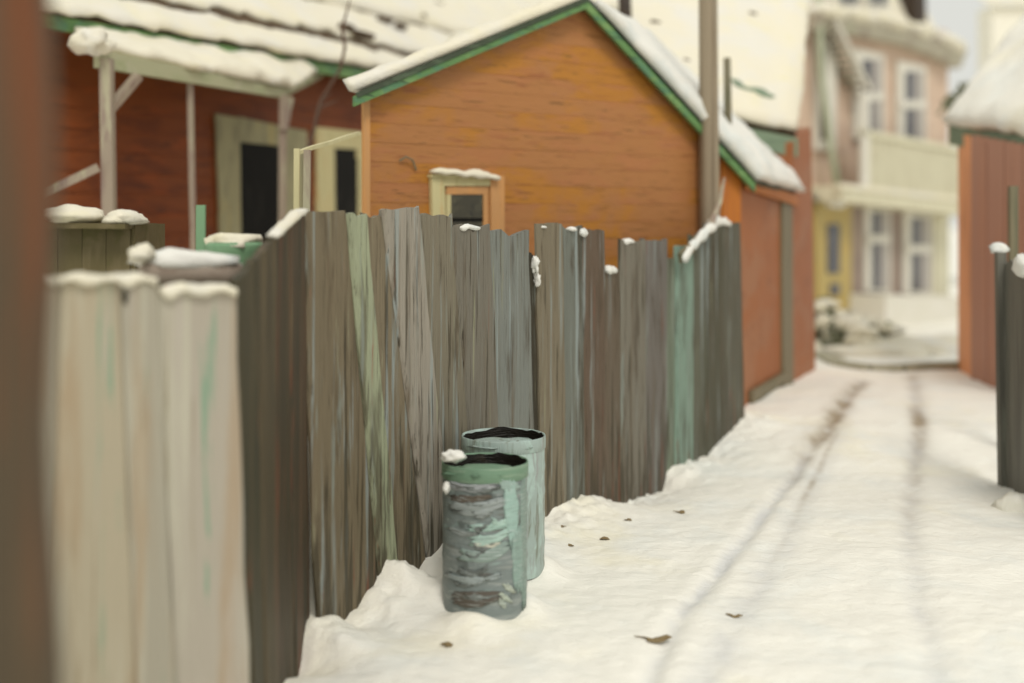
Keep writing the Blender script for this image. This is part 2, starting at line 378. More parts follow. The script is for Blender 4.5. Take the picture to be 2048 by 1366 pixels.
M['iron'] = paint('dark_iron', S(62, 50, 40, VK), [(S(40, 34, 28, VK), .5, .64, V_(20, 3), .8)], rough=.6)
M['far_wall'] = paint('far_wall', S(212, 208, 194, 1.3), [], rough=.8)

M['teal'] = paint('teal_board', S(124, 142, 118, VK), [(S(98, 116, 96, VK), .5, .66, (3, 3, 20), .8)], rough=.55, bump=((8, 8, 60), .5, .005))

# ------------------------------------------------------------------ wall lines (ground plan)
FENCE = Plane(px(600, 6.5), px(1495, 11.6))
RETURN = Plane(px(474, 5.1), px(606, 6.52))
PALE = Plane(px(110, 4.7), px(474, 5.1))
GABLE = Plane(px(725, 9.4), px(1475, 12.0))
SIDE = Plane(px(1475, 12.0), px(1584, 14.0))
SIDE2 = Plane(px(1584, 14.0), px(1632, 14.95))
RED = Plane((-4.44, 12), (-2.0, 16.25))
FAR = Plane((6.53, 28), (11.96, 33.9))

# ------------------------------------------------------------------ ground
GY = [-30, 2, 4.5, 6.5, 8.5, 10.1, 11.4, 12.5, 16, 30, 60, 400]
GZ = [-2.4, -2.4, -2.37, -2.2, -2.1, -2.08, -1.9, -1.82, -1.816, -2.55, -2.7, -2.7]
def g0(Y): return np.interp(Y, GY, GZ) + CAMZ
def ground_px(x, y):
    lo = None
    for i in range(4000):
        Y = 3 + i * .012
        if CAMZ + (HZ - y) / F * Y <= g0(Y): return Vector(((x - CX) / F * Y, Y, float(g0(Y))))
    return P(x, y, 45)
base_px = [(560, 1366), (600, 1285), (615, 1243), (650, 1236), (690, 1246), (712, 1222), (730, 1190), (750, 1172), (768, 1126), (795, 1128), (815, 1145), (835, 1160), (850, 1126), (880, 1094),
           (1000, 1050), (1088, 1034), (1115, 1012), (1150, 996), (1185, 996), (1210, 1008), (1232, 1020), (1262, 1000), (1290, 990), (1325, 984), (1334, 948), (1352, 932), (1380, 925),
           (1410, 916), (1435, 884), (1462, 862), (1480, 838), (1500, 824)]
dt, dz = [], []
for (x, y) in base_px:
    p = FENCE.at(x, y); dt.append((p - FENCE.a).dot(FENCE.u)); dz.append(p.z - float(g0(p.y)))
poly = [Vector((-9, 4.3)), PALE.a.xy, PALE.b.xy, RETURN.b.xy, FENCE.b.xy, GABLE.b.xy, SIDE.b.xy, SIDE2.b.xy, Vector((2.5, 22))]
def segdist(X, Y, a, b):
    dx, dy = b[0] - a[0], b[1] - a[1]; L2 = dx * dx + dy * dy
    t = np.clip(((X - a[0]) * dx + (Y - a[1]) * dy) / L2, 0, 1)
    ex, ey = X - a[0] - t * dx, Y - a[1] - t * dy
    return np.sqrt(ex * ex + ey * ey), np.sign(dx * ey - dy * ex), t
def behind(X, Y):
    best = np.full(X.shape, 1e9); sg = np.zeros(X.shape)
    for a, b in zip(poly[:-1], poly[1:]):
        d, s, _ = segdist(X, Y, a, b)
        m = d < best - 1e-9; best = np.where(m, d, best); sg = np.where(m, s, sg)
    return best * sg                      # > 0: yard side
rut_l = [ground_px(*p) for p in ((1290, 1366), (1350, 1250), (1378, 1210), (1440, 1140), (1500, 1065), (1560, 985), (1610, 915), (1650, 860), (1690, 805), (1725, 762))]
rut_l2 = [ground_px(*p) for p in ((1400, 1366), (1500, 1200), (1570, 1080), (1620, 970), (1660, 890), (1700, 820))]
rut_r = [ground_px(*p) for p in ((1870, 1366), (1835, 1200), (1818, 1060), (1826, 960), (1838, 860), (1832, 800), (1826, 750))]
def rutd(X, Y, pts):
    best = np.full(X.shape, 1e9); tt = np.zeros(X.shape)
    for i, (a, b) in enumerate(zip(pts[:-1], pts[1:])):
        d, _, t = segdist(X, Y, a, b); m = d < best; best = np.where(m, d, best); tt = np.where(m, i + t, tt)
    return best, tt
def height(X, Y):
    Z = g0(Y)
    d, s, t = segdist(X, Y, FENCE.a, FENCE.b)
    along = (X - FENCE.a.x) * FENCE.u.x + (Y - FENCE.a.y) * FENCE.u.y
    Z = Z + np.interp(along, dt, dz) * np.exp(-(d / .34) ** 2)
    for cx_, cy_, r_ in ((-.15, 6.85, .24), (-.052, 7.5, .256)):          # snow drifted up round the cans
        dc = np.hypot(X - cx_, Y - cy_); Z = Z + (.055 + .03 * np.sin(np.arctan2(Y - cy_, X - cx_) * 3 + 1)) * np.exp(-((dc - r_) / .10) ** 2)
    bh = behind(X, Y); yard = np.clip((bh - .12) / .5, 0, 1); yard = yard * yard * (3 - 2 * yard)
    Z = Z + yard * .95 * np.clip((24 - Y) / 3, 0, 1)
    for pts, wd, dp in ((rut_l, .05, .022), (rut_l2, .07, .008), (rut_r, .08, .014)):
        d, tt = rutd(X, Y, pts)
        Z = Z - dp * np.exp(-(d / wd) ** 2) + .2 * dp * np.exp(-((d - 2.1 * wd) / wd) ** 2)
    return Z
def axis(segs):
    out = []
    for a, b, n in segs: out += list(np.linspace(a, b, n, endpoint=False))
    out.append(segs[-1][1]); return np.array(out)
xs = axis([(-220, -20, 12), (-20, -4, 16), (-4, -1.6, 40), (-1.6, 4.2, 270), (4.2, 8, 60), (8, 20, 24), (20, 220, 12)])
ys = axis([(-60, 0, 8), (0, 4, 14), (4, 12, 330), (12, 17, 110), (17, 34, 60), (34, 80, 20), (80, 400, 10)])
XX, YY = np.meshgrid(xs, ys); ZZ = height(XX, YY)
near = (XX > -5) & (XX < 9) & (YY > 3) & (YY < 20)
bh_all = behind(XX, YY)
fd, _, _ = segdist(XX, YY, FENCE.a, FENCE.b)
for i, j in zip(*np.nonzero(near)):
    v = Vector((XX[i, j], YY[i, j], 0)); e = math.exp(-(fd[i, j] / .3) ** 2)
    ZZ[i, j] += .03 * mn.noise(v * 1.1) + (.012 * mn.noise(v * 4) + .006 * mn.noise(v * 11) + .004 * mn.noise(Vector((v.x * 22 + v.y * 6, v.y * 13, 3)))) + e * (.035 * mn.noise(v * 9) + .035 * abs(mn.noise(v * 17)))
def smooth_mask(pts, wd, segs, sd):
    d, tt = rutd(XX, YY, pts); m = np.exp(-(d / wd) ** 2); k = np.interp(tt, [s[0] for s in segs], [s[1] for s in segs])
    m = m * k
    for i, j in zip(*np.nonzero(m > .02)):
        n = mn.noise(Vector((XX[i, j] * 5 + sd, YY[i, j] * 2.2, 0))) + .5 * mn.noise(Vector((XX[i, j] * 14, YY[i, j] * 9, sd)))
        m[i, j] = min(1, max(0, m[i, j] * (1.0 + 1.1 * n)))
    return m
rut_shade = np.maximum(smooth_mask(rut_l, .05, [(0, .35), (2, .85), (4, .8), (6, .9), (9, .5)], 3),
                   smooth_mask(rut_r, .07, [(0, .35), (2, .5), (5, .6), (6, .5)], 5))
rut_shade = .7 * np.maximum(rut_shade, smooth_mask(rut_l2, .10, [(0, .55), (2, .35), (5, .2)], 8))  # grey shade of the wheel ruts, painted into the snow colour
dirt = np.maximum(smooth_mask(rut_l, .10, [(0, 0), (5, 0), (6.2, .55), (7.5, .9), (9, .7)], 11),
                  smooth_mask(rut_r, .08, [(0, 0), (1.6, .08), (2.5, .22), (3.4, .3), (4, .75), (4.6, .7), (5.1, .3), (6, .4)], 13))
dirt = np.maximum(dirt, smooth_mask(rut_l2, .03, [(0, 0), (2, .1), (3, .6), (4, .4), (5, 0)], 15))
ny, nx = XX.shape
me = bpy.data.meshes.new('snowy_ground')
verts = np.stack([XX, YY, ZZ], -1).reshape(-1, 3)
idx = np.arange(nx * ny).reshape(ny, nx)
quads = np.stack([idx[:-1, :-1], idx[:-1, 1:], idx[1:, 1:], idx[1:, :-1]], -1).reshape(-1, 4)
me.from_pydata(verts.tolist(), [], quads.tolist()); me.polygons.foreach_set('use_smooth', [True] * len(me.polygons))
for nm, arr in (('rut_shade', rut_shade), ('dirt', dirt)):
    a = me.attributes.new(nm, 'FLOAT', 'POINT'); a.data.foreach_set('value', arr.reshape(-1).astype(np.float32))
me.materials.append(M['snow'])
gr = bpy.data.objects.new('snowy_ground', me); sc.collection.objects.link(gr); gr['kind'] = 'structure'
def gz(x, y): return float(height(np.array([x]), np.array([y]))[0])

def gz2(x, y):
    j = int(np.searchsorted(xs, x)) - 1; i = int(np.searchsorted(ys, y)) - 1
    u = (x - xs[j]) / (xs[j + 1] - xs[j]); v = (y - ys[i]) / (ys[i + 1] - ys[i])
    return float((ZZ[i, j] * (1 - u) + ZZ[i, j + 1] * u) * (1 - v) + (ZZ[i + 1, j] * (1 - u) + ZZ[i + 1, j + 1] * u) * v)

# kerb at the end of the alley
kp = [ground_px(x, y) - Vector((0, 0, .035)) for x, y in ((1640, 712), (1680, 733), (1740, 741), (1800, 741), (1860, 737), (1945, 733))]
vf = join(*[beam(a + Vector((0, 0, .03)), b + Vector((0, 0, .03)), .22, .14) for a, b in zip(kp[:-1], kp[1:])])
k = part('kerb', vf, M['kerb']); k['kind'] = 'structure'

# ------------------------------------------------------------------ big near post
c = P(-4, 700, 2.62)
t = thing('wooden_post', 'thick dark brown wooden post with a rusty stripe, nearest thing at the left edge', 'post', (c.x, c.y, gz(c.x, c.y) - .1))
pts = [Vector((c.x + .012 * math.sin(i * .9) - .002 * i, c.y, gz(c.x, c.y) - .1 + i * .17)) for i in range(24)]
part('post_shaft', tube(pts, .137, 28, .07, 2.0), M['post'], t, True)

# ------------------------------------------------------------------ pale fence, dark return, main fence
def fence_plank(pl, root, x0, x1, top, b0, b1, yref, col, mat, i, jag=.05, proud=0, name='plank', topr=None, nc=7, bev=.018):
    """x0,x1 top edges; b0,b1 the same edges at picture height yref, carried on down into the snow"""
    T0, T1 = pl.at(x0, top), pl.at(x1, topr if topr is not None else top)
    B0, B1 = pl.at(b0, yref), pl.at(b1, yref)
    gzz = min(gz(B0.x + pl.n.x * .1, B0.y + pl.n.y * .1), gz(B1.x + pl.n.x * .1, B1.y + pl.n.y * .1)) - .3
    def ext(a, b): return a + (b - a) * ((a.z - gzz) / (a.z - b.z))
    return part(name, board(T0, T1, ext(T0, B0), ext(T1, B1), pl.n, .034, proud, nc, 9, jag, .012, i * 3.37 + 1.1, bev), mat, root, color=col)
def rail(pl, x0, x1, z, root, mat, back=.06):
    a, b = pl.z(x0, z), pl.z(x1, z); a -= pl.n * back; b -= pl.n * back
    return part('rail', beam(a, b, .05, .09, pl.n), mat, root)

up0 = Vector((0, 0, 1)); pc = (PALE.a + PALE.b) / 2
fp = thing('board_fence', 'pale weathered board fence of broad planks with snow on top, beside the thick brown post', 'fence', (pc.x, pc.y, gz(pc.x, pc.y)))
for i, (x0, x1, tp, b0, b1, col) in enumerate([(-170, -20, 560, -190, -40, S(150, 138, 110, VK)), (-22, 122, 556, -42, 98, S(160, 152, 134, VK)),
        (118, 244, 556, 92, 276, S(170, 160, 138, VK)), (240, 313, 560, 272, 349, S(160, 154, 138, VK)), (316, 474, 580, 354, 500, S(168, 160, 146, VK))]):
    fence_plank(PALE, fp, x0, x1, tp, b0, b1, 1366, col, M['fence_pale'], i, .03, .012 * (i % 2), bev=.007)
for x0, x1, y, th in ((-20, 112, 552, .05), (116, 312, 553, .045), (318, 470, 574, .055)):
    a, b = PALE.at(x0, y), PALE.at(x1, y)
    part('snow_cap', snowstrip(a - up0 * .012, b - up0 * .012, .07, th * .55, PALE.n, .03, x0 * .01), M['roof_snow'], fp, True)
rail(PALE, -170, 470, CAMZ - .75, fp, M['fence_pale']); rail(PALE, -170, 470, CAMZ - 1.9, fp, M['fence_pale'])
# a knot hole plug in the second plank
part('knot', blob(PALE.at(247, 592) + PALE.n * .02, .012, .012, .03, 1, .2), M['glass_dark'], fp, True)

rc = (RETURN.a + RETURN.b) / 2
fr = thing('board_gate', 'dark brown board panel with a slanting top between the pale fence and grey fence', 'gate', (rc.x, rc.y, gz(rc.x, rc.y)))
for i, (x0, x1, y0, y1, b0, b1, col) in enumerate([(474, 510, 562, 520, 502, 528, S(66, 60, 40, VK)), (508, 545, 520, 476, 526, 556, S(76, 66, 46, VK)),
        (543, 578, 478, 440, 554, 588, S(66, 56, 38, VK)), (576, 610, 440, 424, 586, 618, S(80, 62, 44, VK))]):
    fence_plank(RETURN, fr, x0, x1, y0, b0, b1, 1240, col, M['fence_dark'], i + 20, .02, .010 * (i % 2), topr=y1)
a, b = RETURN.at(545, 472), RETURN.at(604, 420)
part('snow_cap', snowstrip(a, b, .06, .028, RETURN.n, .02, 5), M['roof_snow'], fr, True)
rail(RETURN, 480, 600, CAMZ - .9, fr, M['fence_dark'])

fm = (FENCE.a + FENCE.b) / 2
ff = thing('plank_fence', 'weathered grey brown fence of uneven leaning planks running along the snowy alley', 'fence', (fm.x, fm.y, gz(fm.x, fm.y)))
planks = [  # x0,x1,top, bottom x0,x1 at y=1100, colour, jag, proud
    (604, 696, 424, 634, 757, (116, 104, 80), .03, 0), (692, 732, 428, 752, 792, (152, 156, 126), .03, .016), (728, 766, 432, 788, 852, (122, 110, 86), .04, .002),
    (760, 836, 417, 850, 902, (150, 142, 126), .03, .024), (826, 908, 432, 896, 958, (122, 114, 94), .05, .004), (900, 980, 455, 952, 1010, (116, 110, 95), .05, .016),
    (978, 1062, 462, 1004, 1076, (122, 124, 114), .07, 0), (1058, 1080, 512, 1066, 1090, (60, 54, 38), .06, -.012), (1072, 1124, 448, 1084, 1134, (122, 112, 90), .06, .018),
    (1120, 1168, 456, 1128, 1174, (112, 114, 102), .06, .002), (1164, 1208, 462, 1168, 1211, (100, 84, 66), .05, .014), (1203, 1244, 540, 1205, 1245, (104, 92, 74), .05, 0),
    (1239, 1290, 481, 1241, 1291, (120, 114, 98), .05, .018), (1286, 1337, 478, 1286, 1336, (112, 106, 96), .05, .002), (1331, 1356, 520, 1331, 1355, (116, 124, 104), .05, -.008),
    (1351, 1386, 492, 1351, 1386, (128, 148, 130), .04, .014), (1382, 1414, 470, 1383, 1414, (98, 98, 80), .04, 0), (1409, 1446, 446, 1411, 1448, (84, 82, 64), .04, .014),
    (1442, 1484, 446, 1446, 1494, (94, 92, 76), .04, 0)]
for i, (x0, x1, tp, b0, b1, col, jg, pr) in enumerate(planks):
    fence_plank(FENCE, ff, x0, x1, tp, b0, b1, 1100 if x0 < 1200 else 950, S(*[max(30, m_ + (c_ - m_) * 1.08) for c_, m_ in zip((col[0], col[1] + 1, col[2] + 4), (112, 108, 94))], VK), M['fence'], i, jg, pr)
rail(FENCE, 608, 1480, CAMZ - .45, ff, M['fence_dark'], .05); rail(FENCE, 640, 1480, CAMZ - 1.6, ff, M['fence_dark'], .05)
# lumps of snow caught on the plank tops
for x, y, rx, rz, sd in ((935, 452, .085, .020, 1), (1082, 452, .02, .016, 2), (1142, 456, .025, .02, 3), (1164, 462, .03, .026, 4), (1219, 536, .055, .03, 6),
                         (1254, 480, .06, .022, 7), (1438, 440, .17, .05, 10), (1067, 528, .022, .05, 11), (1071, 558, .012, .045, 12)):
    c_ = FENCE.at(x, y)
    if rz < rx: part('snow_cap', snowstrip(c_ - FENCE.u * rx * 1.25 - up0 * rz * .5, c_ + FENCE.u * rx * 1.25 - up0 * rz * .6, .06, rz * 1.1, FENCE.n, rz * .9, sd * 3.3, 9), M['cool_snow'], ff, True)
    else: part('snow_cap', blob(c_ + FENCE.n * .012, rx * .8, .03, rz, sd * 3.3, .6, 1.9, FENCE.u, 16, 12), M['cool_snow'], ff, True)

# broken rail lying against the fence end, snow on it
a, b = FENCE.at(1342, 516) + FENCE.n * .08, FENCE.at(1412, 450) + FENCE.n * .07
c2 = FENCE.at(1436, 356) + FENCE.n * .06
bp_ = thing('broken_plank', 'short broken plank with snow on it leaning on the fence top below the pole', 'plank', a)
part('board', beam(a, b, .085, .03, Vector((0, 0, 1)), 4, .02, 3), M['grey_board'], bp_)
part('splinter', tube([b - (b - a) * .12, b.lerp(c2, .5) + Vector((.01, 0, .0)), c2], [.03, .022, .010], 8), M['porch_post'], bp_)
part('snow_cap', snowstrip(a.lerp(b, .02) + FENCE.n * .01, a.lerp(b, .98) + FENCE.n * .01, .06, .06, FENCE.n, .05, 4.4, 14), M['cool_snow'], bp_, True)

# ------------------------------------------------------------------ trash cans
def can(name, label, cxp, Y, r, ytop, mat, ringmat, frost):
    X = (cxp - CX) / F * Y; zb = gz(X, Y) - .03; ztop = CAMZ + (HZ - ytop) / F * (Y - r); h = ztop - zb
    t = thing(name, label, 'trash can', (X, Y, zb))
    prof = [(r * .96, 0)]
    n = 80
    for i in range(1, n):
        z = h * .93 * i / n; rr = r * (.965 + .015 * i / n)
        rr += .0035 * max(0, math.sin(z / h * math.pi * 2 * 5.5)) ** 1.5
        prof.append((rr, z))
    prof += [(r * .985, h * .935)]
    body = lathe((X, Y, zb), prof, 48)
    body = ([v + Vector((noi(v, 5) * .003, noi(v, 5, 3) * .003, 0)) for v in body[0]], body[1])
    part('can_body', body, mat, t, True)
    part('rim', lathe((X, Y, zb), [(r * .985, h * .905), (r * 1.0, h * .91), (r * 1.004, h * .955), (r * 1.0, h * .992), (r * .99, h), (r * .965, h * .995), (r * .955, h * .93)], 48), ringmat, t, True)
    inn = lathe((X, Y, zb), [(r * .956, h * .99), (r * .94, h * .8), (r * .9, h * .72), (r * .6, h * .74), (r * .25, h * .70), (.005, h * .72)], 40)
    part('rubbish', ([v + Vector((0, 0, noi(v, 14) * .02)) for v in inn[0]], inn[1]), M['can_inside'], t, True)
    part('frost', blob((X - r * .06, Y - r * .36, zb + h * .955), r * .84, r * .62, .022, cxp * .01, .3, 2.2), frost, t, True)
    return t, X, Y, zb, h
t1, X1, Y1, z1, h1 = can('trash_can', 'nearer ribbed metal trash can with a green rim standing in snow by the fence', 970, 6.85, .240, 938, M['tin'], M['can_green'], M['can_green'])
part('snow_cap', blob(P(906, 912, 6.72), .062, .05, .03, 3, .5, 1.8), M['cool_snow'], t1, True)
part('snow_patch', blob(P(893, 975, 6.70), .02, .02, .03, 8, .4, 1.8), M['cool_snow'], t1, True)
t2, X2, Y2, z2, h2 = can('trash_can', 'farther pale grey trash can half hidden behind the nearer can with the green rim', 1007, 7.5, .256, 884, M['tin_pale'], M['tin_pale'], M['tin_pale'])
def can_streak(x0, y0, x1, y1, wpx, col, sd, sag=10, mat='streak'):
    """a ribbon of thick paint on the can's flank, from one picture point to the other"""
    m, k = 14, 8; fr_, bk_ = [], []
    for i in range(m + 1):
        u = i / m; xx = x0 + (x1 - x0) * u; yy = y0 + (y1 - y0) * u + sag * math.sin(math.pi * u)
        wv = wpx * (.35 + .65 * math.sin(math.pi * min(1, .12 + u * .86)) ** .5) * (1 + .35 * mn.noise(Vector((u * 4, sd, 0))))
        A_, B_ = [], []
        for j in range(k + 1):
            o = (j / k - .5) * wv; ex, ey = (0, o) if abs(x1 - x0) > abs(y1 - y0) else (o, 0)
            rg = (u - .5) * 2 * .22 * mn.noise(Vector((j * 1.35, sd * 3.1, 1 if u > .5 else 8)))      # bristle ends
            ex += (x1 - x0) * rg; ey += (y1 - y0) * rg
            yv = yy + ey + 3.5 * mn.noise(Vector((u * 5, j * .9, sd))); s_ = max(-.97, min(.97, (xx + ex - 970) / 85.0))
            a = math.asin(s_); rd = Y1_r * (.985 + .012 * mn.noise(Vector((u * 9, j * 1.3, sd))))
            for lst, dr in ((A_, (.0045 + .003 * mn.noise(Vector((j * 2.1, sd, u * 2)))) if 0 < j < k and 0 < i < m else .002), (B_, -.012)):
                yc = Y1 - math.cos(a) * (rd + dr); lst.append(Vector((X1 + math.sin(a) * (rd + dr), yc, CAMZ + (HZ - yv) / F * yc)))
        fr_.append(A_); bk_.append(B_)
    part('paint_highlight_streak', gridbox(fr_, bk_), M[mat], t1, True, color=col)
Y1_r = .240
M['streak'] = paint('streak_paint', (1, 1, 1, 1), [(S(110, 118, 112), .5, .64, (9, 9, 150), .45), (S(196, 206, 204), .54, .66, (11, 11, 150), .5)], objcol=True, rough=.4, spec=.5, bump=((12, 12, 170), .9, .006))
rs = random.Random(12)
more = []
for k_ in range(9):
    yy_ = 975 + k_ * 27 + rs.uniform(-5, 5); xa_ = 892 + rs.uniform(0, 60); ln_ = rs.uniform(35, 85); tone = rs.uniform(-16, 14)
    more.append((xa_, yy_, xa_ + ln_, yy_ - rs.uniform(0, 6), rs.uniform(7, 15), (112 + tone, 118 + tone, 114 + tone), rs.uniform(5, 12)))
for i, (x0, y0, x1, y1, wp_, c_, sg) in enumerate(more + [(900, 968, 992, 970, 16, (160, 164, 166), 8), (1000, 966, 1038, 972, 22, (150, 172, 164), 3), (908, 1012, 1012, 1000, 24, (150, 158, 156), 12),
        (900, 1056, 960, 1068, 10, (132, 138, 134), 6), (938, 1056, 1020, 1046, 16, (160, 190, 178), 4), (945, 1080, 1020, 1062, 20, (168, 196, 184), 9), (950, 1088, 1000, 1086, 9, (206, 204, 186), 4),
        (925, 1108, 1018, 1090, 26, (138, 156, 148), 14), (896, 1150, 1000, 1150, 16, (152, 162, 160), 12), (1020, 960, 1026, 1080, 26, (156, 186, 176), 4), (1034, 1060, 1036, 1180, 22, (140, 164, 154), 3),  # upright aqua bands at the right: the can's highlight painted on
        (985, 1042, 1012, 1040, 16, (176, 204, 192), 8), (1012, 1168, 1026, 1186, 15, (184, 192, 176), 1), (1002, 1186, 1020, 1204, 15, (178, 188, 172), 1), (998, 1200, 1012, 1212, 14, (166, 176, 162), 1),
        (910, 1196, 1000, 1190, 34, (84, 76, 66), 6), (1046, 960, 1048, 1210, 12, (132, 152, 142), 2), (905, 995, 985, 992, 14, (94, 84, 72), 6)]):
    can_streak(x0, y0, x1, y1, wp_, S(*c_, VK), i * 1.7 + .5, sg)
t1['group'] = t2['group'] = 'trash cans beside the fence'

# ------------------------------------------------------------------ dead leaves on the snow
leaves = [((890, 1290), .032, 'small folded brown leaf on the snow before the trash cans'), ((1312, 1282), .058, 'biggest curled brown leaf lying on the snow in the foreground'),
          ((1470, 1238), .035, 'brown leaf lying between the two tyre tracks'), ((1126, 1068), .018, 'tiny round leaf right of the cans, upper of a close pair'),
          ((1142, 1095), .022, 'tiny round leaf right of the cans, lower of a close pair'), ((1208, 1078), .026, 'small brown leaf on the snow right of the close pair of leaves'),
          ((1256, 1044), .022, 'thin leaf on the snow nearest the fence foot'), ((1360, 1022), .040, 'brown leaf near the far half of the fence foot')]
for i, ((x, y), s, lb) in enumerate(leaves):
    p = ground_px(x, y); p.z = gz2(p.x, p.y) + .003
    rng = random.Random(i * 7 + 1); n = 9; V = [Vector((0, 0, .006)) * (s / .04)]; 
    for k in range(n):
        a = 2 * math.pi * k / n + rng.uniform(-.2, .2); r = s * rng.uniform(.45, 1.25)
        if i == 1 and k == 4: r = s * 1.7
        V.append(Vector((math.cos(a) * r * 1.2, math.sin(a) * r * .9, s * (.22 + .22 * math.sin(a * 2 + i)))))
    top = [p + v for v in V]; bot = [v - Vector((0, 0, .003)) for v in top]
    Fs = [(0, 1 + k, 1 + (k + 1) % n) for k in range(n)] + [(n + 1, n + 2 + (k + 1) % n, n + 2 + k) for k in range(n)]
    Fs += [(1 + k, n + 2 + k, n + 2 + (k + 1) % n, 1 + (k + 1) % n) for k in range(n)]
    solo('dead_leaf', (top + bot, Fs), M['leaf'], lb, 'leaf', group='dead leaves on the snow')

# ------------------------------------------------------------------ orange cottage
up = Vector((0, 0, 1))
gc = GABLE.a.lerp(GABLE.b, .5)
ct = thing('cottage', 'orange clapboard cottage with green roof trim and snowy roof behind the plank fence', 'cottage', (gc.x, gc.y, gz(gc.x, gc.y)))
GL, GA, GR = GABLE.at(725, 172), GABLE.at(1152, -4), GABLE.at(1478, 348)
back = (SIDE.b - SIDE.a).normalized()
backL = Vector((.12, .993, 0)).normalized()
z0 = gz(GL.x, GL.y) - 1.0
# core wall (solid), a touch behind the boards
corepoly = [Vector((GL.x, GL.y, z0)), Vector((GR.x, GR.y, z0)), GR, GA, GL]
part('gable_wall', prism([p - GABLE.n * .002 for p in corepoly], backL * .15), M['orange'], ct)
def uspan(z):
    """left and right limits of the gable along the wall at height z"""
    def on(a, b): return (a + (b - a) * ((z - a.z) / (b.z - a.z)))
    l = on(GL, GA) if z > GL.z else Vector((GL.x, GL.y, z)); r = on(GR, GA) if z > GR.z else Vector((GR.x, GR.y, z))
    return l, r
hb = .152; z = CAMZ - .62; i = 0
while z < GA.z - .03:
    zt = min(z + hb + .012, GA.z - .004)
    l0, r0 = uspan(z); l1, r1 = uspan(zt)
    n = GABLE.n; ns = 8; fr_, bk_ = [], []
    for (l, r, o) in ((l0, r0, .0132), (l1, r1, .010)):
        fr_.append([l.lerp(r, j / ns) + n * (o + .0022 * mn.noise(Vector((j * .9, i * 3.1, 0)))) + up * (.006 * mn.noise(Vector((j * .6, i * 2.3, 5))) if o > .011 else 0) for j in range(ns + 1)])
        bk_.append([l.lerp(r, j / ns) for j in range(ns + 1)])
    part('clapboard', gridbox(fr_, bk_), M['orange'], ct)
    z += hb; i += 1
# corner boards
part('corner_board', board(GABLE.at(723, 178), GABLE.at(736, 178), GABLE.z(726, z0), GABLE.z(739, z0), GABLE.n, .03, .028, 2, 8, 0, .006, 4), M['tan_trim'], ct)
part('corner_board', board(GABLE.at(1440, 302), GABLE.at(1478, 346), GABLE.z(1444, z0), GABLE.z(1478, z0), GABLE.n, .03, .028, 2, 8, 0, .006, 9), M['ochre'], ct)
# other walls
BRc = Vector((SIDE.b.x, SIDE.b.y, 0)) ; side_poly = [Vector((SIDE.a.x, SIDE.a.y, z0)), Vector((BRc.x, BRc.y, z0)), SIDE.at(1584, 396), GR]
part('side_wall', prism(side_poly, -SIDE.n * .12), M['brown_wall'], ct)
LB = GL + backL * 3.6
part('back_side_wall', prism([Vector((GL.x, GL.y, z0)), Vector((LB.x, LB.y, z0)), LB, GL], GABLE.u * .12), M['orange'], ct)
# roof slabs
ov = GABLE.n * .13
RB = SIDE.at(1584, 384) + SIDE.n * .05; AB = GA + Vector((1.0, 3.4, .1))
eL = GL + (GL - GA).normalized() * .16; eR = GR + (GR - GA).normalized() * .10
roofL = (eL + ov, GA + ov, AB, LB + (LB - AB).normalized() * .1); 
rl = part('roof', quadslab(roofL[0], roofL[1], roofL[2], roofL[3], .04), M['darkgreen'], ct)
rr_ = part('roof', quadslab(eR + ov, GA + ov, AB, RB, .04), M['darkgreen'], ct)
def rake(a, b, w0, name, drop, mat):
    """fascia board under the roof edge"""
    return part(name, prism([a + ov * 1.05, b + ov * 1.05, b + ov * 1.05 - up * w0, a + ov * 1.05 - up * w0], -GABLE.n * .035), mat, ct)
lowA = up * -.035
rake(eL + lowA, GA + lowA + up * .0, .075, 'rake_board', 0, M['green']); rake(GA + lowA, eR + lowA, .078, 'rake_board', 0, M['green'])
# soffit shadow board
part('frieze_board', prism([GL + GABLE.n * .03 - up * .03, GA + GABLE.n * .03 - up * .03, GA + GABLE.n * .03 - up * .11, GL + GABLE.n * .03 - up * .10], -GABLE.n * .02),
     M['ochre'], ct)
part('roof_snow', sheet(eL + ov * 1.12 + GABLE.u * -.05, GA + ov * 1.1, AB, LB, .15, 44, 20, 2.2, .45, .035, k=3.0), M['roof_snow'], ct, True)
part('roof_snow', sheet(eR + ov * 1.12, GA + ov * 1.12 + (GR - GA).normalized() * .12, AB, RB + Vector((.06, .05, 0)), .12, 44, 16, 6.2, .4, .03, k=3.0), M['cool_snow'], ct, True)
# eave fascia on the alley side
fa, fb = SIDE.at(1482, 352) + SIDE.n * .06, SIDE.at(1586, 392) + SIDE.n * .06
part('eave_board', prism([fa, fb, fb - up * .11, fa - up * .13], -SIDE.n * .03), M['ochre'], ct)
part('corner_board', board(SIDE.at(1560, 398), SIDE.at(1580, 405), SIDE.at(1562, 792), SIDE.at(1582, 790), SIDE.n, .03, .03, 2, 6, 0, .005, 3), M['grey_board'], ct)
part('sill_board', board(SIDE.at(1496, 782), SIDE.at(1566, 742), SIDE.at(1496, 806), SIDE.at(1566, 760), SIDE.n, .05, .06, 2, 2), M['grey_board'], ct)
part('sill_board', board(SIDE.at(1492, 818), SIDE.at(1584, 774), SIDE.at(1492, 840), SIDE.at(1584, 800), SIDE.n, .04, .04, 2, 2), M['ochre'], ct)
# vent pipe on the roof
vp = tube([P(1456, 262, 12.35), P(1455, 180, 12.35), P(1454, 116, 12.35)], [.04, .038, .036], 10)
part('vent_pipe', vp, M['grey_board'], ct, True)
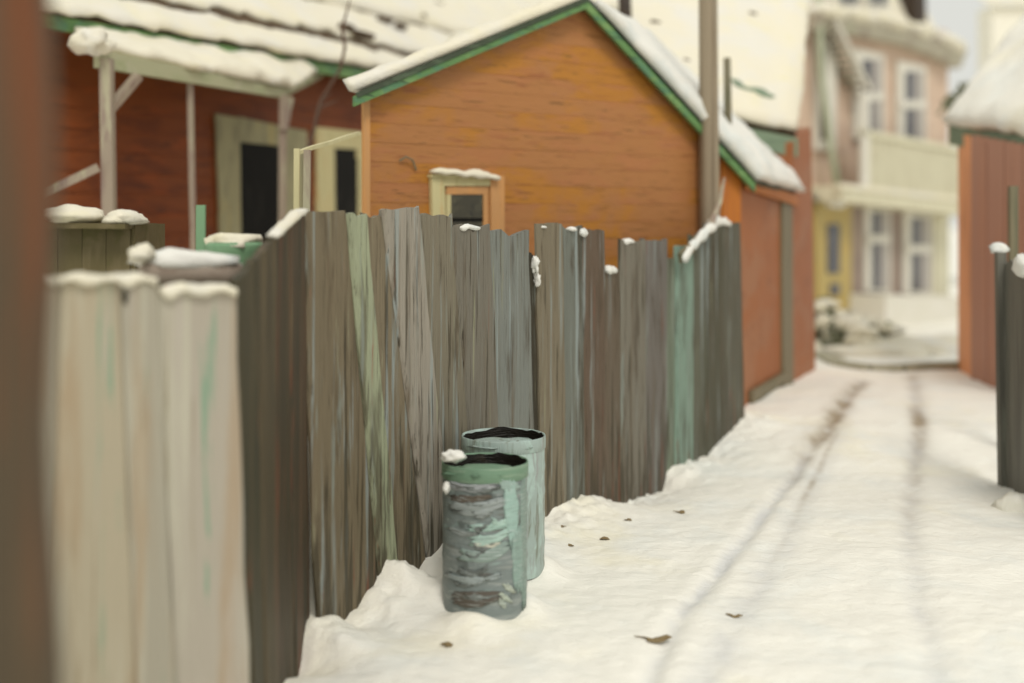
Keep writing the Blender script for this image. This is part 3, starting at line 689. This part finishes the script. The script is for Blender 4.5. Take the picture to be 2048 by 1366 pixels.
# window
wd = lambda x, y, o: GABLE.at(x, y) + GABLE.n * o
def jamb(name, x0, x1, y0, y1, o, th, mat, par, x0b=None, x1b=None, sd=0):
    return part(name, board(wd(x0, y0, 0), wd(x1, y0, 0), wd(x0b or x0, y1, 0), wd(x1b or x1, y1, 0), GABLE.n, th, o, 3, 5, 0, .003, sd), mat, par)
win = jamb('window', 857, 999, 352, 560, .030, .03, M['tan_trim'], ct)
jamb('casing', 855, 880, 350, 560, .060, .04, M['cream_trim'], win, 859, 886, 1)
jamb('casing', 972, 1000, 352, 560, .060, .04, M['tan_trim'], win, 974, 1002, 2)
jamb('header', 879, 973, 351, 372, .058, .04, M['cream_trim'], win, sd=3)
jamb('inner_frame', 886, 895, 378, 560, .048, .02, M['cream_trim'], win, sd=4)
jamb('inner_frame', 960, 970, 380, 560, .048, .02, M['tan_trim'], win, sd=5)
jamb('inner_frame', 886, 970, 374, 389, .050, .02, M['tan_trim'], win, sd=6)
jamb('pane', 892, 963, 386, 560, .038, .01, M['glass_dark'], win, sd=7)
jamb('sash_rail', 892, 963, 436, 443, .044, .01, M['glass_black'], win, sd=8)
a, b = wd(852, 340, .07), wd(984, 352, .07)
part('snow_cap', snowstrip(a - up * .02, b - up * .02, .09, .05, GABLE.n, .02, 12.3, 18), M['roof_snow'], win, True)
part('header_cap', board(wd(853, 349, 0), wd(986, 353, 0), wd(853, 355, 0), wd(986, 359, 0), GABLE.n, .08, .075, 2, 2), M['cream_trim'], win)
# small iron hook by the left corner
hk = [wd(795, 322, .03), wd(805, 314, .05), wd(818, 320, .05), wd(828, 340, .03)]
part('hook', tube(hk, .008, 6), M['grey_board'], ct)

# ------------------------------------------------------------------ taller brown house behind, facing the alley
bh = thing('brown_house', 'brown walled house with a broad cream snowy roof behind the orange cottage', 'house', (SIDE2.a.x, SIDE2.a.y, gz(SIDE2.a.x, SIDE2.a.y)))
E0, E1, T1, T0 = P(1120, 156, 13.0), P(1594, 266, 14.2), P(1622, -70, 17.4), P(1170, -90, 16.4)
part('roof', quadslab(E0, E1, T1, T0, .08), M['brown_roof'], bh)
part('roof_snow', sheet(E0 + Vector((0, -.05, .0)), E1 + Vector((.0, -.04, 0)), T1, T0, .10, 40, 30, 9.1, .35, .05, k=2.2), M['roof_snow'], bh, True)
part('eave_board', prism([P(1400, 236, 13.62), P(1596, 276, 14.10), P(1596, 314, 14.10), P(1400, 276, 13.58)], Vector((0, .06, 0))), M['teal'], bh)
zg = gz(SIDE2.b.x + .2, SIDE2.b.y) - .4
part('wall', prism([Vector((SIDE2.a.x, SIDE2.a.y, zg)), Vector((SIDE2.b.x, SIDE2.b.y, zg)), SIDE2.at(1622, 255), SIDE2.at(1584, 285)], -SIDE2.n * .15), M['brown_wall'], bh)
fw = P(1440, 300, 13.9); part('front_wall', prism([Vector((fw.x, fw.y, zg)), Vector((SIDE2.a.x, SIDE2.a.y + .05, zg)), P(1584, 290, 14.05), P(1440, 262, 13.9)], Vector((0, .12, 0))), M['brown_wall'], bh)
part('footing_board', board(SIDE2.at(1500, 812), SIDE2.at(1634, 742), SIDE2.at(1500, 830), SIDE2.at(1634, 760), SIDE2.n, .06, .08, 2, 2), M['grey_board'], bh)
part('stove_pipe', tube([P(1252, 70, 14.2), P(1250, 20, 14.3), P(1246, -70, 14.4)], .075, 12), M['iron'], bh, True)
# bare roof patches showing through the snow
def patch(x, y, rx, rz, dxx, sd, mat='brown_roof', par=None, quad=(E0, E1, T1, T0), lift=.105):
    n = (quad[1] - quad[0]).cross(quad[3] - quad[0]).normalized(); n = n if n.z > 0 else -n
    best = None
    for iu in range(81):
        for iv in range(81):
            q = bil(quad, iu / 80, iv / 80) + n * lift
            e = (CX + F * q.x / q.y - x) ** 2 + (HZ - F * (q.z - CAMZ) / q.y - y) ** 2
            if best is None or e < best[0]: best = (e, q)
    c = best[1]
    ax = (quad[1] - quad[0]).normalized() * dxx[0] + (quad[3] - quad[0]).normalized() * dxx[1]
    V, Fs = [], []; ax = ax.normalized(); ay = n.cross(ax)
    m = 16
    V.append(c + n * .035)
    for j in range(m):
        a = 2 * math.pi * j / m; r = 1 + .55 * mn.noise(Vector((math.cos(a) * 1.7 + sd, math.sin(a) * 1.7, sd)))
        V.append(c + ax * rx * r * math.cos(a) + ay * rz * r * math.sin(a) + n * .025)
    for j in range(m): V.append(V[1 + j] - n * .09)
    Fs = [(0, 1 + j, 1 + (j + 1) % m) for j in range(m)] + [(1 + j, 1 + m + j, 1 + m + (j + 1) % m, 1 + (j + 1) % m) for j in range(m)]
    part('bare_patch', (V, Fs), M[mat], par)
for x, y, rx, rz, sd, mt in ((1512, 183, .30, .12, 1, 'teal'), (1310, 45, .07, .03, 2, 'brown_roof'), (1505, 30, .06, .025, 3, 'brown_roof'), (1370, 120, .05, .02, 4, 'brown_roof'), (1482, 172, .12, .08, 5, 'teal')):
    patch(x, y, rx, rz, (1, 0), sd * 2.7, mt, bh)

# ------------------------------------------------------------------ utility pole
pp = P(1420, 440, 11.55)
up_ = thing('utility_pole', 'tall bare grey brown utility pole rising at the right corner of the orange cottage', 'pole', (pp.x, pp.y, gz(pp.x, pp.y) - .3))
pts = [P(1422, 700, 11.55), P(1421, 500, 11.55), P(1419, 380, 11.55), P(1418, 260, 11.55), P(1417, 140, 11.55), P(1416, 0, 11.55), P(1415, -220, 11.55), P(1414, -500, 11.55)]
pts[0].z = gz(pp.x, pp.y) - .3
part('pole_shaft', tube(pts, [.098, .096, .094, .092, .09, .088, .085, .08], 20, .04, 3), M['pole'], up_, True)
part('crossarm', beam(P(1300, -420, 11.45), P(1530, -410, 11.45), .1, .09, Vector((0, 1, 0))), M['pole'], up_)

# ------------------------------------------------------------------ red house with porch
rc0 = RED.a.lerp(RED.b, .4); rz0 = gz(rc0.x, rc0.y)
rh = thing('red_house', 'dark red house with snowy roof and pale door frame behind the left yard', 'house', (rc0.x, rc0.y, rz0))
zE = CAMZ + 2.04
Rdir = RED.u; back_r = -RED.n
A0 = RED.a - Rdir * 3.0; A1 = RED.a + Rdir * 17
wz = rz0 - .8
hw = .21; z = wz; i = 0
part('wall', prism([Vector((A0.x, A0.y, wz)), Vector((A1.x, A1.y, wz)), Vector((A1.x, A1.y, zE)), Vector((A0.x, A0.y, zE))], back_r * .2), M['red_wall'], rh)
z = CAMZ - .35
while z < zE - .1:
    a0 = Vector((A0.x, A0.y, z)); a1 = Vector((A1.x, A1.y, z))
    fr_ = [[a0 + RED.n * .03, a1 + RED.n * .03], [a0 + up * (hw + .01) + RED.n * .014, a1 + up * (hw + .01) + RED.n * .014]]
    part('clapboard', gridbox(fr_, [[a0, a1], [a0 + up * (hw + .01), a1 + up * (hw + .01)]]), M['red_wall'], rh)
    z += hw
# main roof
e0 = Vector((A0.x, A0.y, zE)) + RED.n * .35 - up * .10; e1 = Vector((A1.x, A1.y, zE)) + RED.n * .35 - up * .10
t1_, t0_ = e1 + back_r * 7.0 + up * 5.67, e0 + back_r * 7.0 + up * 5.67
part('roof', quadslab(e0, e1, t1_, t0_, .08), M['brown_roof'], rh)
sl_ = lambda q, v: q + (back_r * 7.0 + up * 5.67) * v
part('eave_board', prism([e0 + RED.n * .02 - up * .03, e1 + RED.n * .02 - up * .03, e1 + RED.n * .02 - up * .16, e0 + RED.n * .02 - up * .16], back_r * .04), M['green'], rh)
part('roof_snow', sheet(e0 + RED.n * .06, e1 + RED.n * .06, sl_(e1, .056), sl_(e0, .056), .065, 150, 6, 3.3, .7, .10, k=2.2), M['roof_snow'], rh, True)
part('roof_snow', sheet(sl_(e0, .082), sl_(e1, .082), sl_(e1, .18), sl_(e0, .18), .06, 140, 8, 5.3, .6, .14, k=2.0), M['roof_snow'], rh, True)
part('roof_snow', sheet(sl_(e0, .19), sl_(e1, .19), t1_, t0_, .11, 110, 26, 7.7, .5, .08, k=1.4), M['roof_snow'], rh, True)
for x, y, rx, rz, sd in ((775, 38, .17, .03, 1), (850, 33, .05, .03, 2), (800, 48, .12, .03, 6), (880, 2, .10, .03, 3), (730, 62, .22, .03, 4), (690, 58, .15, .05, 5)):
    patch(x, y, rx, rz, (1, -.05), sd * 3.1, 'brown_roof', rh, (e0, e1, t1_, t0_), .10)
# door with broad grey frame; window with pale frame
rp = lambda x, y, o: RED.at(x, y) + RED.n * o
def rboard(name, x0, x1, y0, y1, o, th, mat, par, y0b=None, y1b=None, sd=0, x0b=None, x1b=None):
    return part(name, board(rp(x0, y0, 0), rp(x1, y0 if y0b is None else y0b, 0), rp(x0b or x0, y1, 0), rp(x1b or x1, y1 if y1b is None else y1b, 0), RED.n, th, o, 3, 5, 0, .006, sd), mat, par)
dr = rboard('door', 432, 604, 236, 560, .05, .05, M['grey_frame'], rh, 262)
rboard('jamb', 424, 470, 228, 560, .065, .03, M['grey_frame'], dr, 236, x0b=436, x1b=476)
rboard('jamb', 552, 606, 252, 560, .065, .03, M['grey_frame'], dr, 262)
rboard('lintel', 470, 553, 234, 284, .068, .03, M['grey_frame'], dr, 252, 292)
rboard('glass', 470, 553, 282, 545, .055, .02, M['glass_black'], dr, 290)
w2 = rboard('window', 627, 735, 256, 470, .05, .05, M['cream_trim'], rh, 268)
rboard('casing', 624, 660, 254, 520, .065, .03, M['cream_trim'], w2, 258, x0b=632, x1b=664)
rboard('casing', 708, 740, 264, 520, .065, .03, M['cream_trim'], w2, 266)
rboard('lintel', 659, 709, 258, 296, .068, .03, M['cream_trim'], w2, 264, 299)
rboard('pane', 658, 711, 294, 440, .054, .01, M['glass_black'], w2, 298)
# porch
FL, FR, BR, BL = P(195, 100, 10.5), P(566, 176, 13.55), P(646, 132, 15.45), P(148, 52, 12.2)
pr = part('porch_roof', quadslab(FL, FR, BR, BL, .05), M['porch'], rh)
part('snow_cap', blob(P(182, 84, 10.42), .16, .14, .10, 3.1, .5, 1.7), M['roof_snow'], rh, True)
fn = Vector((FR.y - FL.y, -(FR.x - FL.x), 0)).normalized()
part('porch_fascia', prism([FL + fn * .02, FR + fn * .02, FR + fn * .02 - up * .11, FL + fn * .02 - up * .15], -fn * .06), M['porch'], rh)
part('porch_fascia', prism([FR, BR, BR - up * .14, FR - up * .11], Vector((-.05, -.01, 0))), M['porch'], rh)
part('roof_snow', sheet(FL + fn * .06 + Vector((-.12, -.05, 0)), FR + fn * .05 + Vector((.06, .06, 0)), BR + Vector((.02, 0, .0)), BL + Vector((-.08, 0, 0)), .085, 60, 18, 4.4, .7, .07, k=2.4), M['roof_snow'], rh, True)
def porch_post(x0, x1, ytop, Y, sd, w=.09):
    a, b = P(x0, ytop, Y), P(x1, 520, Y); b.z = gz(b.x, b.y) - .1
    return part('porch_post', beam(a, b, w, w, Vector((1, 0, 0)), 8, .012, sd), M['porch_post'], rh)
porch_post(213, 224, 118, 10.55, 1, .10); porch_post(380, 390, 150, 11.9, 2, .05); porch_post(567, 563, 190, 13.5, 3, .075)
for (xa, ya, xb, yb, Y, w) in ((216, 222, 276, 152, 10.6, .09), (566, 262, 580, 196, 13.45, .07)):
    part('brace', beam(P(xa, ya, Y), P(xb, yb, Y + .2), w, .06, Vector((1, 0, .5)), 3, .01, xa), M['porch_post'], rh)
a, b = P(60, 398, 10.2), P(196, 335, 10.45)
part('porch_rail', beam(a, b, .07, .05, up, 3, .01, 3), M['porch_post'], rh)
# ------------------------------------------------------------------ handrail between fence corner and cottage
h0, h1 = P(594, 306, 8.35), P(718, 266, 9.2)
hr = thing('handrail', 'thin pale yellow handrail sloping from a short post to the cottage corner', 'handrail', (h0.x, h0.y, gz(h0.x, h0.y)))
hb_ = Vector((h0.x - .01, h0.y, gz(h0.x, h0.y) - .05))
part('newel_post', beam(h0 + up * .03, hb_, .038, .035, Vector((1, 0, 0)), 5, .008, 2), M['yellow_paint'], hr)
part('rail', beam(h0, h1, .026, .03, up, 4, .008, 7), M['yellow_paint'], hr)
p0 = P(615, 300, 8.2)
sp = thing('fence_stake', 'narrow brown stake sticking up behind the corner of the plank fence', 'stake', (p0.x, p0.y, gz(p0.x, p0.y)))
part('stake', beam(p0, Vector((p0.x, p0.y, gz(p0.x, p0.y) - .05)), .045, .04, Vector((1, 0, 0)), 4, .01, 4), M['porch_post'], sp)

# ------------------------------------------------------------------ yard things behind the pale fence
def closed_box(p, w, d, h, mat, root, name, seed=0):
    b = p.copy(); V, Fs = beam(b, b + up * h, w, d, Vector((1, .12, 0)), 4, .01, seed)
    return part(name, (V, Fs), mat, root)
p = P(195, 500, 7.2); zb = gz(p.x, p.y)
bx = thing('wooden_bin', 'olive brown wooden bin with two cushions of snow behind the pale fence', 'bin', (p.x, p.y, zb))
for i, xo in enumerate((-.20, -.065, .07, .205)):
    q = Vector((p.x + xo, p.y - .25, zb - .1)); top = P(195, 448, 7.0)
    part('bin_board', beam(q, Vector((q.x, q.y, top.z)), .132, .03, Vector((1, 0, 0)), 3, .006, i), M['olive'], bx)
part('bin_side', beam(Vector((p.x + .28, p.y + .05, zb - .1)), Vector((p.x + .28, p.y + .05, P(195, 448, 7.0).z)), .03, .6, Vector((1, 0, 0))), M['olive'], bx)
part('bin_lid', beam(P(98, 450, 7.1), P(284, 452, 7.1), .03, .62, up), M['olive'], bx)
part('snow_cap', blob(P(150, 432, 7.0), .155, .26, .058, 2, .25, 1.6, Vector((1, 0, -.05)), flat=.7), M['roof_snow'], bx, True)
part('snow_cap', blob(P(252, 438, 7.0), .10, .24, .050, 6, .25, 1.6, flat=.7), M['roof_snow'], bx, True)

p = P(468, 520, 6.6); zb = gz(p.x, p.y); rt = .15; ht = P(468, 484, 6.6).z - zb
tb = thing('green_tub', 'pale green tub brimming with snow beside the dark slanting board panel', 'tub', (p.x, p.y, zb))
part('tub_body', lathe((p.x, p.y, zb - .05), [(rt * .7, 0), (rt * .8, ht * .3), (rt * .92, ht * .7), (rt, ht), (rt * 1.06, ht + .03), (rt * .98, ht + .05), (rt * .85, ht)], 28), M['tub'], tb, True)
part('snow_cap', blob(Vector((p.x, p.y, zb + ht)), rt * .98, rt, .055, 4, .3, 1.6), M['roof_snow'], tb, True)
p0 = P(402, 410, 6.9)
gs = thing('green_stake', 'thin green stake standing beside the pale green tub', 'stake', (p0.x, p0.y, gz(p0.x, p0.y)))
part('stake', beam(p0, Vector((p0.x + .01, p0.y, gz(p0.x, p0.y) - .05)), .05, .03, Vector((1, 0, 0)), 4, .008, 6), M['tub'], gs)
a, b = P(282, 540, 5.75), P(478, 548, 5.95); r_ = .062
cb = (a + b) / 2
tr = thing('canvas_roll', 'lilac grey rolled canvas capped with snow lying behind the pale fence', 'canvas roll', (cb.x, cb.y, gz(cb.x, cb.y)))
part('roll', tube([a.lerp(b, q / 6) for q in range(7)], [r_ * .9, r_, r_ * 1.04, r_, r_ * 1.03, r_, r_ * .85], 18, .1, 3), M['canvas'], tr, True)
for q in (.12, .82):
    m_ = a.lerp(b, q) - up * r_ * .9
    part('trestle', beam(m_, Vector((m_.x, m_.y, gz(m_.x, m_.y) - .05)), .06, .05, Vector((1, 0, 0))), M['olive'], tr)
part('snow_cap', blob(a.lerp(b, .47) + up * .05, (b - a).length * .55, .075, .050, 3, .3, 2, (b - a)), M['cool_snow'], tr, True)
part('snow_cap', blob(P(283, 508, 5.7), .062, .06, .045, 7, .3, 2), M['roof_snow'], tr, True)

# ------------------------------------------------------------------ bare shrub at the house corner
p = P(612, 300, 12.6); zb = gz(p.x, p.y)
bs = thing('bare_shrub', 'thin leafless shrub by the red house wall left of the orange cottage', 'shrub', (p.x, p.y, zb))
rng = random.Random(5)
for k, (pts_) in enumerate([((628, 262), (632, 232), (640, 205), (662, 185)), ((642, 200), (680, 140), (690, 95), (684, 60), (702, -10)), ((630, 250), (640, 215), (676, 200))]):
    Yk = 12.8 if k < 3 else 13.6
    q = [P(x, y, Yk) for x, y in pts_]
    if k < 3: q = [Vector((p.x + (k - 1) * .03, p.y, zb - .05)), P(613 + 3 * k, 300, 12.7)] + q
    else: q = [Vector((q[0].x, q[0].y, gz(q[0].x, q[0].y)))] + q
    part('branch', tube(q, [.016] * (len(q) - 1) + [.005], 6), M['twig'] if k != 3 and k != 4 else M['porch_post'], bs)

# ------------------------------------------------------------------ far brick house
fz = float(g0(30)) - .1
fc = FAR.a.lerp(FAR.b, .5)
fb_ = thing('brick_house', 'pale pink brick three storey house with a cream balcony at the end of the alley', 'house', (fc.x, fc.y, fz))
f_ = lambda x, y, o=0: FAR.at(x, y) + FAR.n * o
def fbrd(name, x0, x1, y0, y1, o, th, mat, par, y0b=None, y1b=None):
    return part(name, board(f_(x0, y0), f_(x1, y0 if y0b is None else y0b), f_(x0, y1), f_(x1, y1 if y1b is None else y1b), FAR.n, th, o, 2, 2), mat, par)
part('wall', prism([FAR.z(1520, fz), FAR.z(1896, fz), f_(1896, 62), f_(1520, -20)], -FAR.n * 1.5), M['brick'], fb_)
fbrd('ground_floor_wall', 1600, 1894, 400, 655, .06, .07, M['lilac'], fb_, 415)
def fwin(x0, x1, y0, y1, ym, name='window'):
    w_ = fbrd(name, x0, x1, y0, y1, .12, .10, M['cream_far'], fb_, y0 + 12, y1 + 5); m_ = (x0 + x1) / 2; bw = (x1 - x0) * .25
    for ya, yb in ((y0 + 22, ym - 8), (ym + 8, y1 - 4)):
        fbrd('pane', x0 + bw, x0 + bw + (x1 - x0) * .28, ya, yb, .14, .03, M['far_pane'], w_)
        fbrd('curtain', x0 + bw + (x1 - x0) * .29, x1 - bw * .5, ya, yb, .15, .03, M['curtain'], w_)
    fbrd('sash_rail', x0 + 2, x1 - 2, ym - 8, ym + 8, .17, .05, M['cream_far'], w_)
    return w_
fwin(1702, 1760, 98, 278, 194); fwin(1788, 1844, 122, 302, 210)
fwin(1722, 1772, 402, 582, 478); fwin(1800, 1856, 414, 586, 498)
lw = fbrd('window', 1624, 1664, 60, 300, .12, .10, M['cream_far'], fb_)
fbrd('pane', 1630, 1640, 95, 175, .14, .03, M['iron'], lw); fbrd('pane', 1632, 1642, 190, 280, .14, .03, M['iron'], lw)
# mustard porch door
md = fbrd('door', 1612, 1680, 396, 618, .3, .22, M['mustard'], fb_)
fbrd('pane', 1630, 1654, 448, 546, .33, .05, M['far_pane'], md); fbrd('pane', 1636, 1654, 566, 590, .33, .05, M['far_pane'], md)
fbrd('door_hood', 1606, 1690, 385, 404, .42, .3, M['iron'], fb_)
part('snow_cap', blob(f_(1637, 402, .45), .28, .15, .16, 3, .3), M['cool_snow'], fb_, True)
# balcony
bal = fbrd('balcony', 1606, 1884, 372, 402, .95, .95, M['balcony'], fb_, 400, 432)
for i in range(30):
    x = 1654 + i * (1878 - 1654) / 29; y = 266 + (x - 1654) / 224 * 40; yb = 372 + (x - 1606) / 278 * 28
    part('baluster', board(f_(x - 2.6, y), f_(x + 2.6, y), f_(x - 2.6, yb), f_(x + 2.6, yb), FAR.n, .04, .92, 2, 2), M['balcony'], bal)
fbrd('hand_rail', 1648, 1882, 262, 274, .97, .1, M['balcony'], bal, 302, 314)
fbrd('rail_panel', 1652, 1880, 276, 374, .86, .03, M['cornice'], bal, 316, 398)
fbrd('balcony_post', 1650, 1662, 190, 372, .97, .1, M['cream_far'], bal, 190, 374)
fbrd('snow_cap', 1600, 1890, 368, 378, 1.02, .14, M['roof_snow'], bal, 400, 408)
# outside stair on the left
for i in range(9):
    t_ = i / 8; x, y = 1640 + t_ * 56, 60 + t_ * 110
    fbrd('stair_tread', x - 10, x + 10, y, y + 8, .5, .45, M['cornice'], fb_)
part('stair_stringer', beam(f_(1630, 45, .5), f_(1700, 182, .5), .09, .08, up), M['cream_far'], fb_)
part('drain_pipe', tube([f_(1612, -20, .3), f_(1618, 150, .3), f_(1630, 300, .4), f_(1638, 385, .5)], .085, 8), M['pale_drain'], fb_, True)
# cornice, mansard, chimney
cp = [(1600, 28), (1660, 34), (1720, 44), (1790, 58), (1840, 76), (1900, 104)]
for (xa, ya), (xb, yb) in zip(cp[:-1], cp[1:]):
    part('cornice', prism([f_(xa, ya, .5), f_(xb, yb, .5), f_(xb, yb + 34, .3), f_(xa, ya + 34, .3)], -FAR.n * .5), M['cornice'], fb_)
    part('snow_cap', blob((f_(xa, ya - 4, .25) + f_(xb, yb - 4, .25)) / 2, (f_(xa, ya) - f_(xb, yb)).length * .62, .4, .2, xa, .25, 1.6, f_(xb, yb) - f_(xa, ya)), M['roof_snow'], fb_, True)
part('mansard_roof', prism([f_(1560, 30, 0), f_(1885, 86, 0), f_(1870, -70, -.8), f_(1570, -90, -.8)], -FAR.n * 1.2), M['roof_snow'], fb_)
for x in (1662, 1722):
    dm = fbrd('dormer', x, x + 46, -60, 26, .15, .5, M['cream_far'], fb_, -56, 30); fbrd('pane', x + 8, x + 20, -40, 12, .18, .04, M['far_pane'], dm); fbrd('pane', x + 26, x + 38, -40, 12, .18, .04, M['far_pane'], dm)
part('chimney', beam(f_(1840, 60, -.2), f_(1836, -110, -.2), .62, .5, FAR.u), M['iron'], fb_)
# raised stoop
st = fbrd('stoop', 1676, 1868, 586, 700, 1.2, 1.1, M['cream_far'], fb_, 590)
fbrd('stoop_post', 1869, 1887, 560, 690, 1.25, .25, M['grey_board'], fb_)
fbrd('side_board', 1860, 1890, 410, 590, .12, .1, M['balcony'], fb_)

# ------------------------------------------------------------------ shed on the right with snowy roof
A_, B_, C_ = P(1916, 262, 15.2), P(1944, 270, 14.1), P(2110, 300, 12.2)
sh = thing('red_shed', 'brick red shed with green eave and deep white roof on the right side', 'shed', (B_.x, B_.y, gz(B_.x, B_.y)))
zb = gz(B_.x, B_.y) - .3
gd = lambda q: Vector((q.x, q.y, zb))
d2 = Vector((C_.x - B_.x, C_.y - B_.y, 0)).normalized()
part('wall', prism([gd(B_), gd(C_), C_, B_], Vector((.05, .12, 0))), M['shed_wall'], sh)
part('end_wall', prism([gd(A_), gd(B_), B_ - up * .02, A_ - up * .02], Vector((.12, .02, 0))), M['shed_corner'], sh)
for i in range(9):
    q = B_ + (C_ - B_) * ((i + .5) / 9); n_ = Vector((d2.y, -d2.x, 0)); n_ = n_ if n_.dot(B_) < 0 else -n_
    half = d2 * ((C_ - B_).length / 18 - .01)
    part('wall_board', board(q - half, q + half, gd(q - half), gd(q + half), n_, .02, .015 + .006 * (i % 2), 2, 2), M['shed_wall'], sh)
R0, R1 = P(1896, 250, 15.3), P(2130, 286, 11.9)
T0s, T1s = P(2070, 20, 17.6), P(2300, -60, 14.4)
part('roof', quadslab(R0, R1, T1s, T0s, .08), M['darkgreen'], sh)
part('eave_board', prism([R0 + Vector((0, -.03, .0)), R1 + Vector((0, -.03, 0)), R1 + Vector((0, -.03, -.21)), R0 + Vector((0, -.03, -.24))], Vector((.02, .05, 0))), M['teal'], sh)
part('roof_snow', sheet(R0 + Vector((-.03, -.06, 0)), R1 + Vector((0, -.06, 0)), T1s, T0s, .17, 40, 26, 8.8, .35, .05, k=2), M['snow'], sh, True)
# ------------------------------------------------------------------ grey fence at the right edge
RF = Plane(px(2004, 9.75), px(2200, 8.0))
q = RF.at(2040, 700)
gf = thing('grey_fence', 'dark grey board fence with snow on its top at the right edge', 'fence', (q.x, q.y, gz(q.x, q.y)))
for i, (x0, x1, tp) in enumerate(((2003, 2030, 520), (2028, 2062, 545), (2060, 2100, 560), (2098, 2140, 550), (2138, 2180, 560))):
    T0, T1 = RF.at(x0, tp), RF.at(x1, tp + 8); B0, B1 = RF.z(x0 + 4, gz(T0.x, T0.y) - .2), RF.z(x1 + 4, gz(T0.x, T0.y) - .2)
    part('plank', board(T0, T1, B0, B1, RF.n, .03, .012 * (i % 2), 4, 6, .05, .01, i * 2.1), M['grey_fence'], gf)
part('fence_post', beam(RF.at(2012, 505) + Vector((-.02, .06, 0)), RF.z(2014, gz(q.x, q.y) - .2) + Vector((0, .06, 0)), .07, .07, Vector((1, 0, 0)), 4, .01, 2), M['grey_fence'], gf)
for x, y, rx, rz in ((1998, 498, .05, .05), (2046, 530, .10, .09), (2100, 552, .14, .06)):
    part('snow_cap', blob(RF.at(x, y), rx, .07, rz, x, .3, 1.6, RF.u), M['cool_snow'], gf, True)
q = P(2030, 600, 10.6)
wp = thing('thin_post', 'thin pale grey post standing against the brick red shed wall', 'post', (q.x, q.y, gz(q.x, q.y)))
part('post_shaft', beam(P(2026, 372, 10.6), Vector((q.x, q.y, gz(q.x, q.y) - .1)), .07, .06, Vector((1, 0, 0)), 4, .01, 1), M['grey_board'], wp)
b0 = P(2040, 955, 9.0)
dr_ = solo('snow_heap', blob(Vector((b0.x, b0.y, gz(b0.x, b0.y))), .16, .14, .12, 4, .3), M['snow'], 'small heap of snow against the foot of the grey fence', 'snow heap', True)

# ------------------------------------------------------------------ snow-laden shrubs at the alley end
def shrub(x, y, Y, R, H, seed, lb):
    p = P(x, y, Y); p.z = gz(p.x, p.y) - .05
    t = thing('shrub', lb, 'shrub', p, 'snowy shrubs at the alley end')
    rng = random.Random(seed); V, Fs = [], []
    for k in range(420):
        a, e, r = rng.uniform(0, 6.28), rng.uniform(.05, 1.5), rng.uniform(.45, 1.05)
        c = p + Vector((math.cos(a) * math.cos(e) * R * r, math.sin(a) * math.cos(e) * R * r, math.sin(e) * H * r))
        u = Vector((rng.gauss(0, 1), rng.gauss(0, 1), rng.gauss(0, .6))).normalized() * .06; v = u.cross(Vector((rng.gauss(0, 1), rng.gauss(0, 1), 1))).normalized() * .03
        n = len(V); V += [c - u, c + v, c + u, c - v]; Fs.append((n, n + 1, n + 2, n + 3))
    part('foliage', (V, Fs), M['foliage'], t)
    for k in range(5):
        a = rng.uniform(0, 6.28)
        part('stem', tube([p, p + Vector((math.cos(a) * R * .5, math.sin(a) * R * .5, H * .8))], [.02, .008], 6), M['twig'], t)
    for k in range(17):
        a, e = rng.uniform(0, 6.28), rng.uniform(.0, 1.4)
        c = p + Vector((math.cos(a) * math.cos(e) * R * .85, math.sin(a) * math.cos(e) * R * .85, math.sin(e) * H * .95))
        part('snow_cap', blob(c, rng.uniform(.10, .24), rng.uniform(.1, .18), rng.uniform(.06, .12), k + seed, .4, 1.8, Vector((1, rng.uniform(-.5, .5), 0)), 12, 7), M['roof_snow'], t, True)
shrub(1650, 700, 18.6, .36, .80, 1, 'tallest snowy shrub beside the brown house corner below the mustard door')
shrub(1700, 705, 17.8, .42, .60, 2, 'middle snowy shrub in front of the brick house stoop')
shrub(1762, 700, 18.2, .36, .46, 3, 'lowest snowy shrub, rightmost of the three at the alley end')
for x, y, Y, rx, rz, sd in ((1830, 700, 18, 1.0, .22, 3), (1900, 705, 18.5, .7, .2, 5), (1740, 716, 17.2, .9, .16, 9)):
    p = P(x, y, Y); p.z = gz(p.x, p.y)
    solo('snow_bank', blob(p, rx, .6, rz, sd, .3, 1.8), M['roof_snow'], {3: 'long low snow bank before the brick house stoop', 5: 'rounded snow bank beside the red shed end', 9: 'low snow bank just behind the kerb left of centre'}[sd], 'snow bank', True, group='snow banks at the alley end')

# ------------------------------------------------------------------ things beyond the right roof
p = P(1930, 205, 22)
eb = thing('evergreen_bush', 'small grey green bush showing over the shed roof', 'bush', (p.x, p.y, float(g0(22))))
rng = random.Random(4); V, Fs = [], []
for k in range(700):
    c = P(1932 + rng.gauss(0, 12), 205 + rng.gauss(0, 14), 22) + Vector((0, rng.gauss(0, .3), 0)); u = Vector((rng.gauss(0, 1), rng.gauss(0, 1), rng.gauss(0, 1))).normalized() * .07; v = u.cross(Vector((.3, 1, .2))).normalized() * .04
    n = len(V); V += [c - u, c + v, c + u, c - v]; Fs.append((n, n + 1, n + 2, n + 3))
part('crown', (V, Fs), M['foliage'], eb)
part('trunk', tube([Vector((p.x, p.y, float(g0(22)))), p], [.09, .03], 8), M['twig'], eb)
h0_ = P(1962, 40, 48)
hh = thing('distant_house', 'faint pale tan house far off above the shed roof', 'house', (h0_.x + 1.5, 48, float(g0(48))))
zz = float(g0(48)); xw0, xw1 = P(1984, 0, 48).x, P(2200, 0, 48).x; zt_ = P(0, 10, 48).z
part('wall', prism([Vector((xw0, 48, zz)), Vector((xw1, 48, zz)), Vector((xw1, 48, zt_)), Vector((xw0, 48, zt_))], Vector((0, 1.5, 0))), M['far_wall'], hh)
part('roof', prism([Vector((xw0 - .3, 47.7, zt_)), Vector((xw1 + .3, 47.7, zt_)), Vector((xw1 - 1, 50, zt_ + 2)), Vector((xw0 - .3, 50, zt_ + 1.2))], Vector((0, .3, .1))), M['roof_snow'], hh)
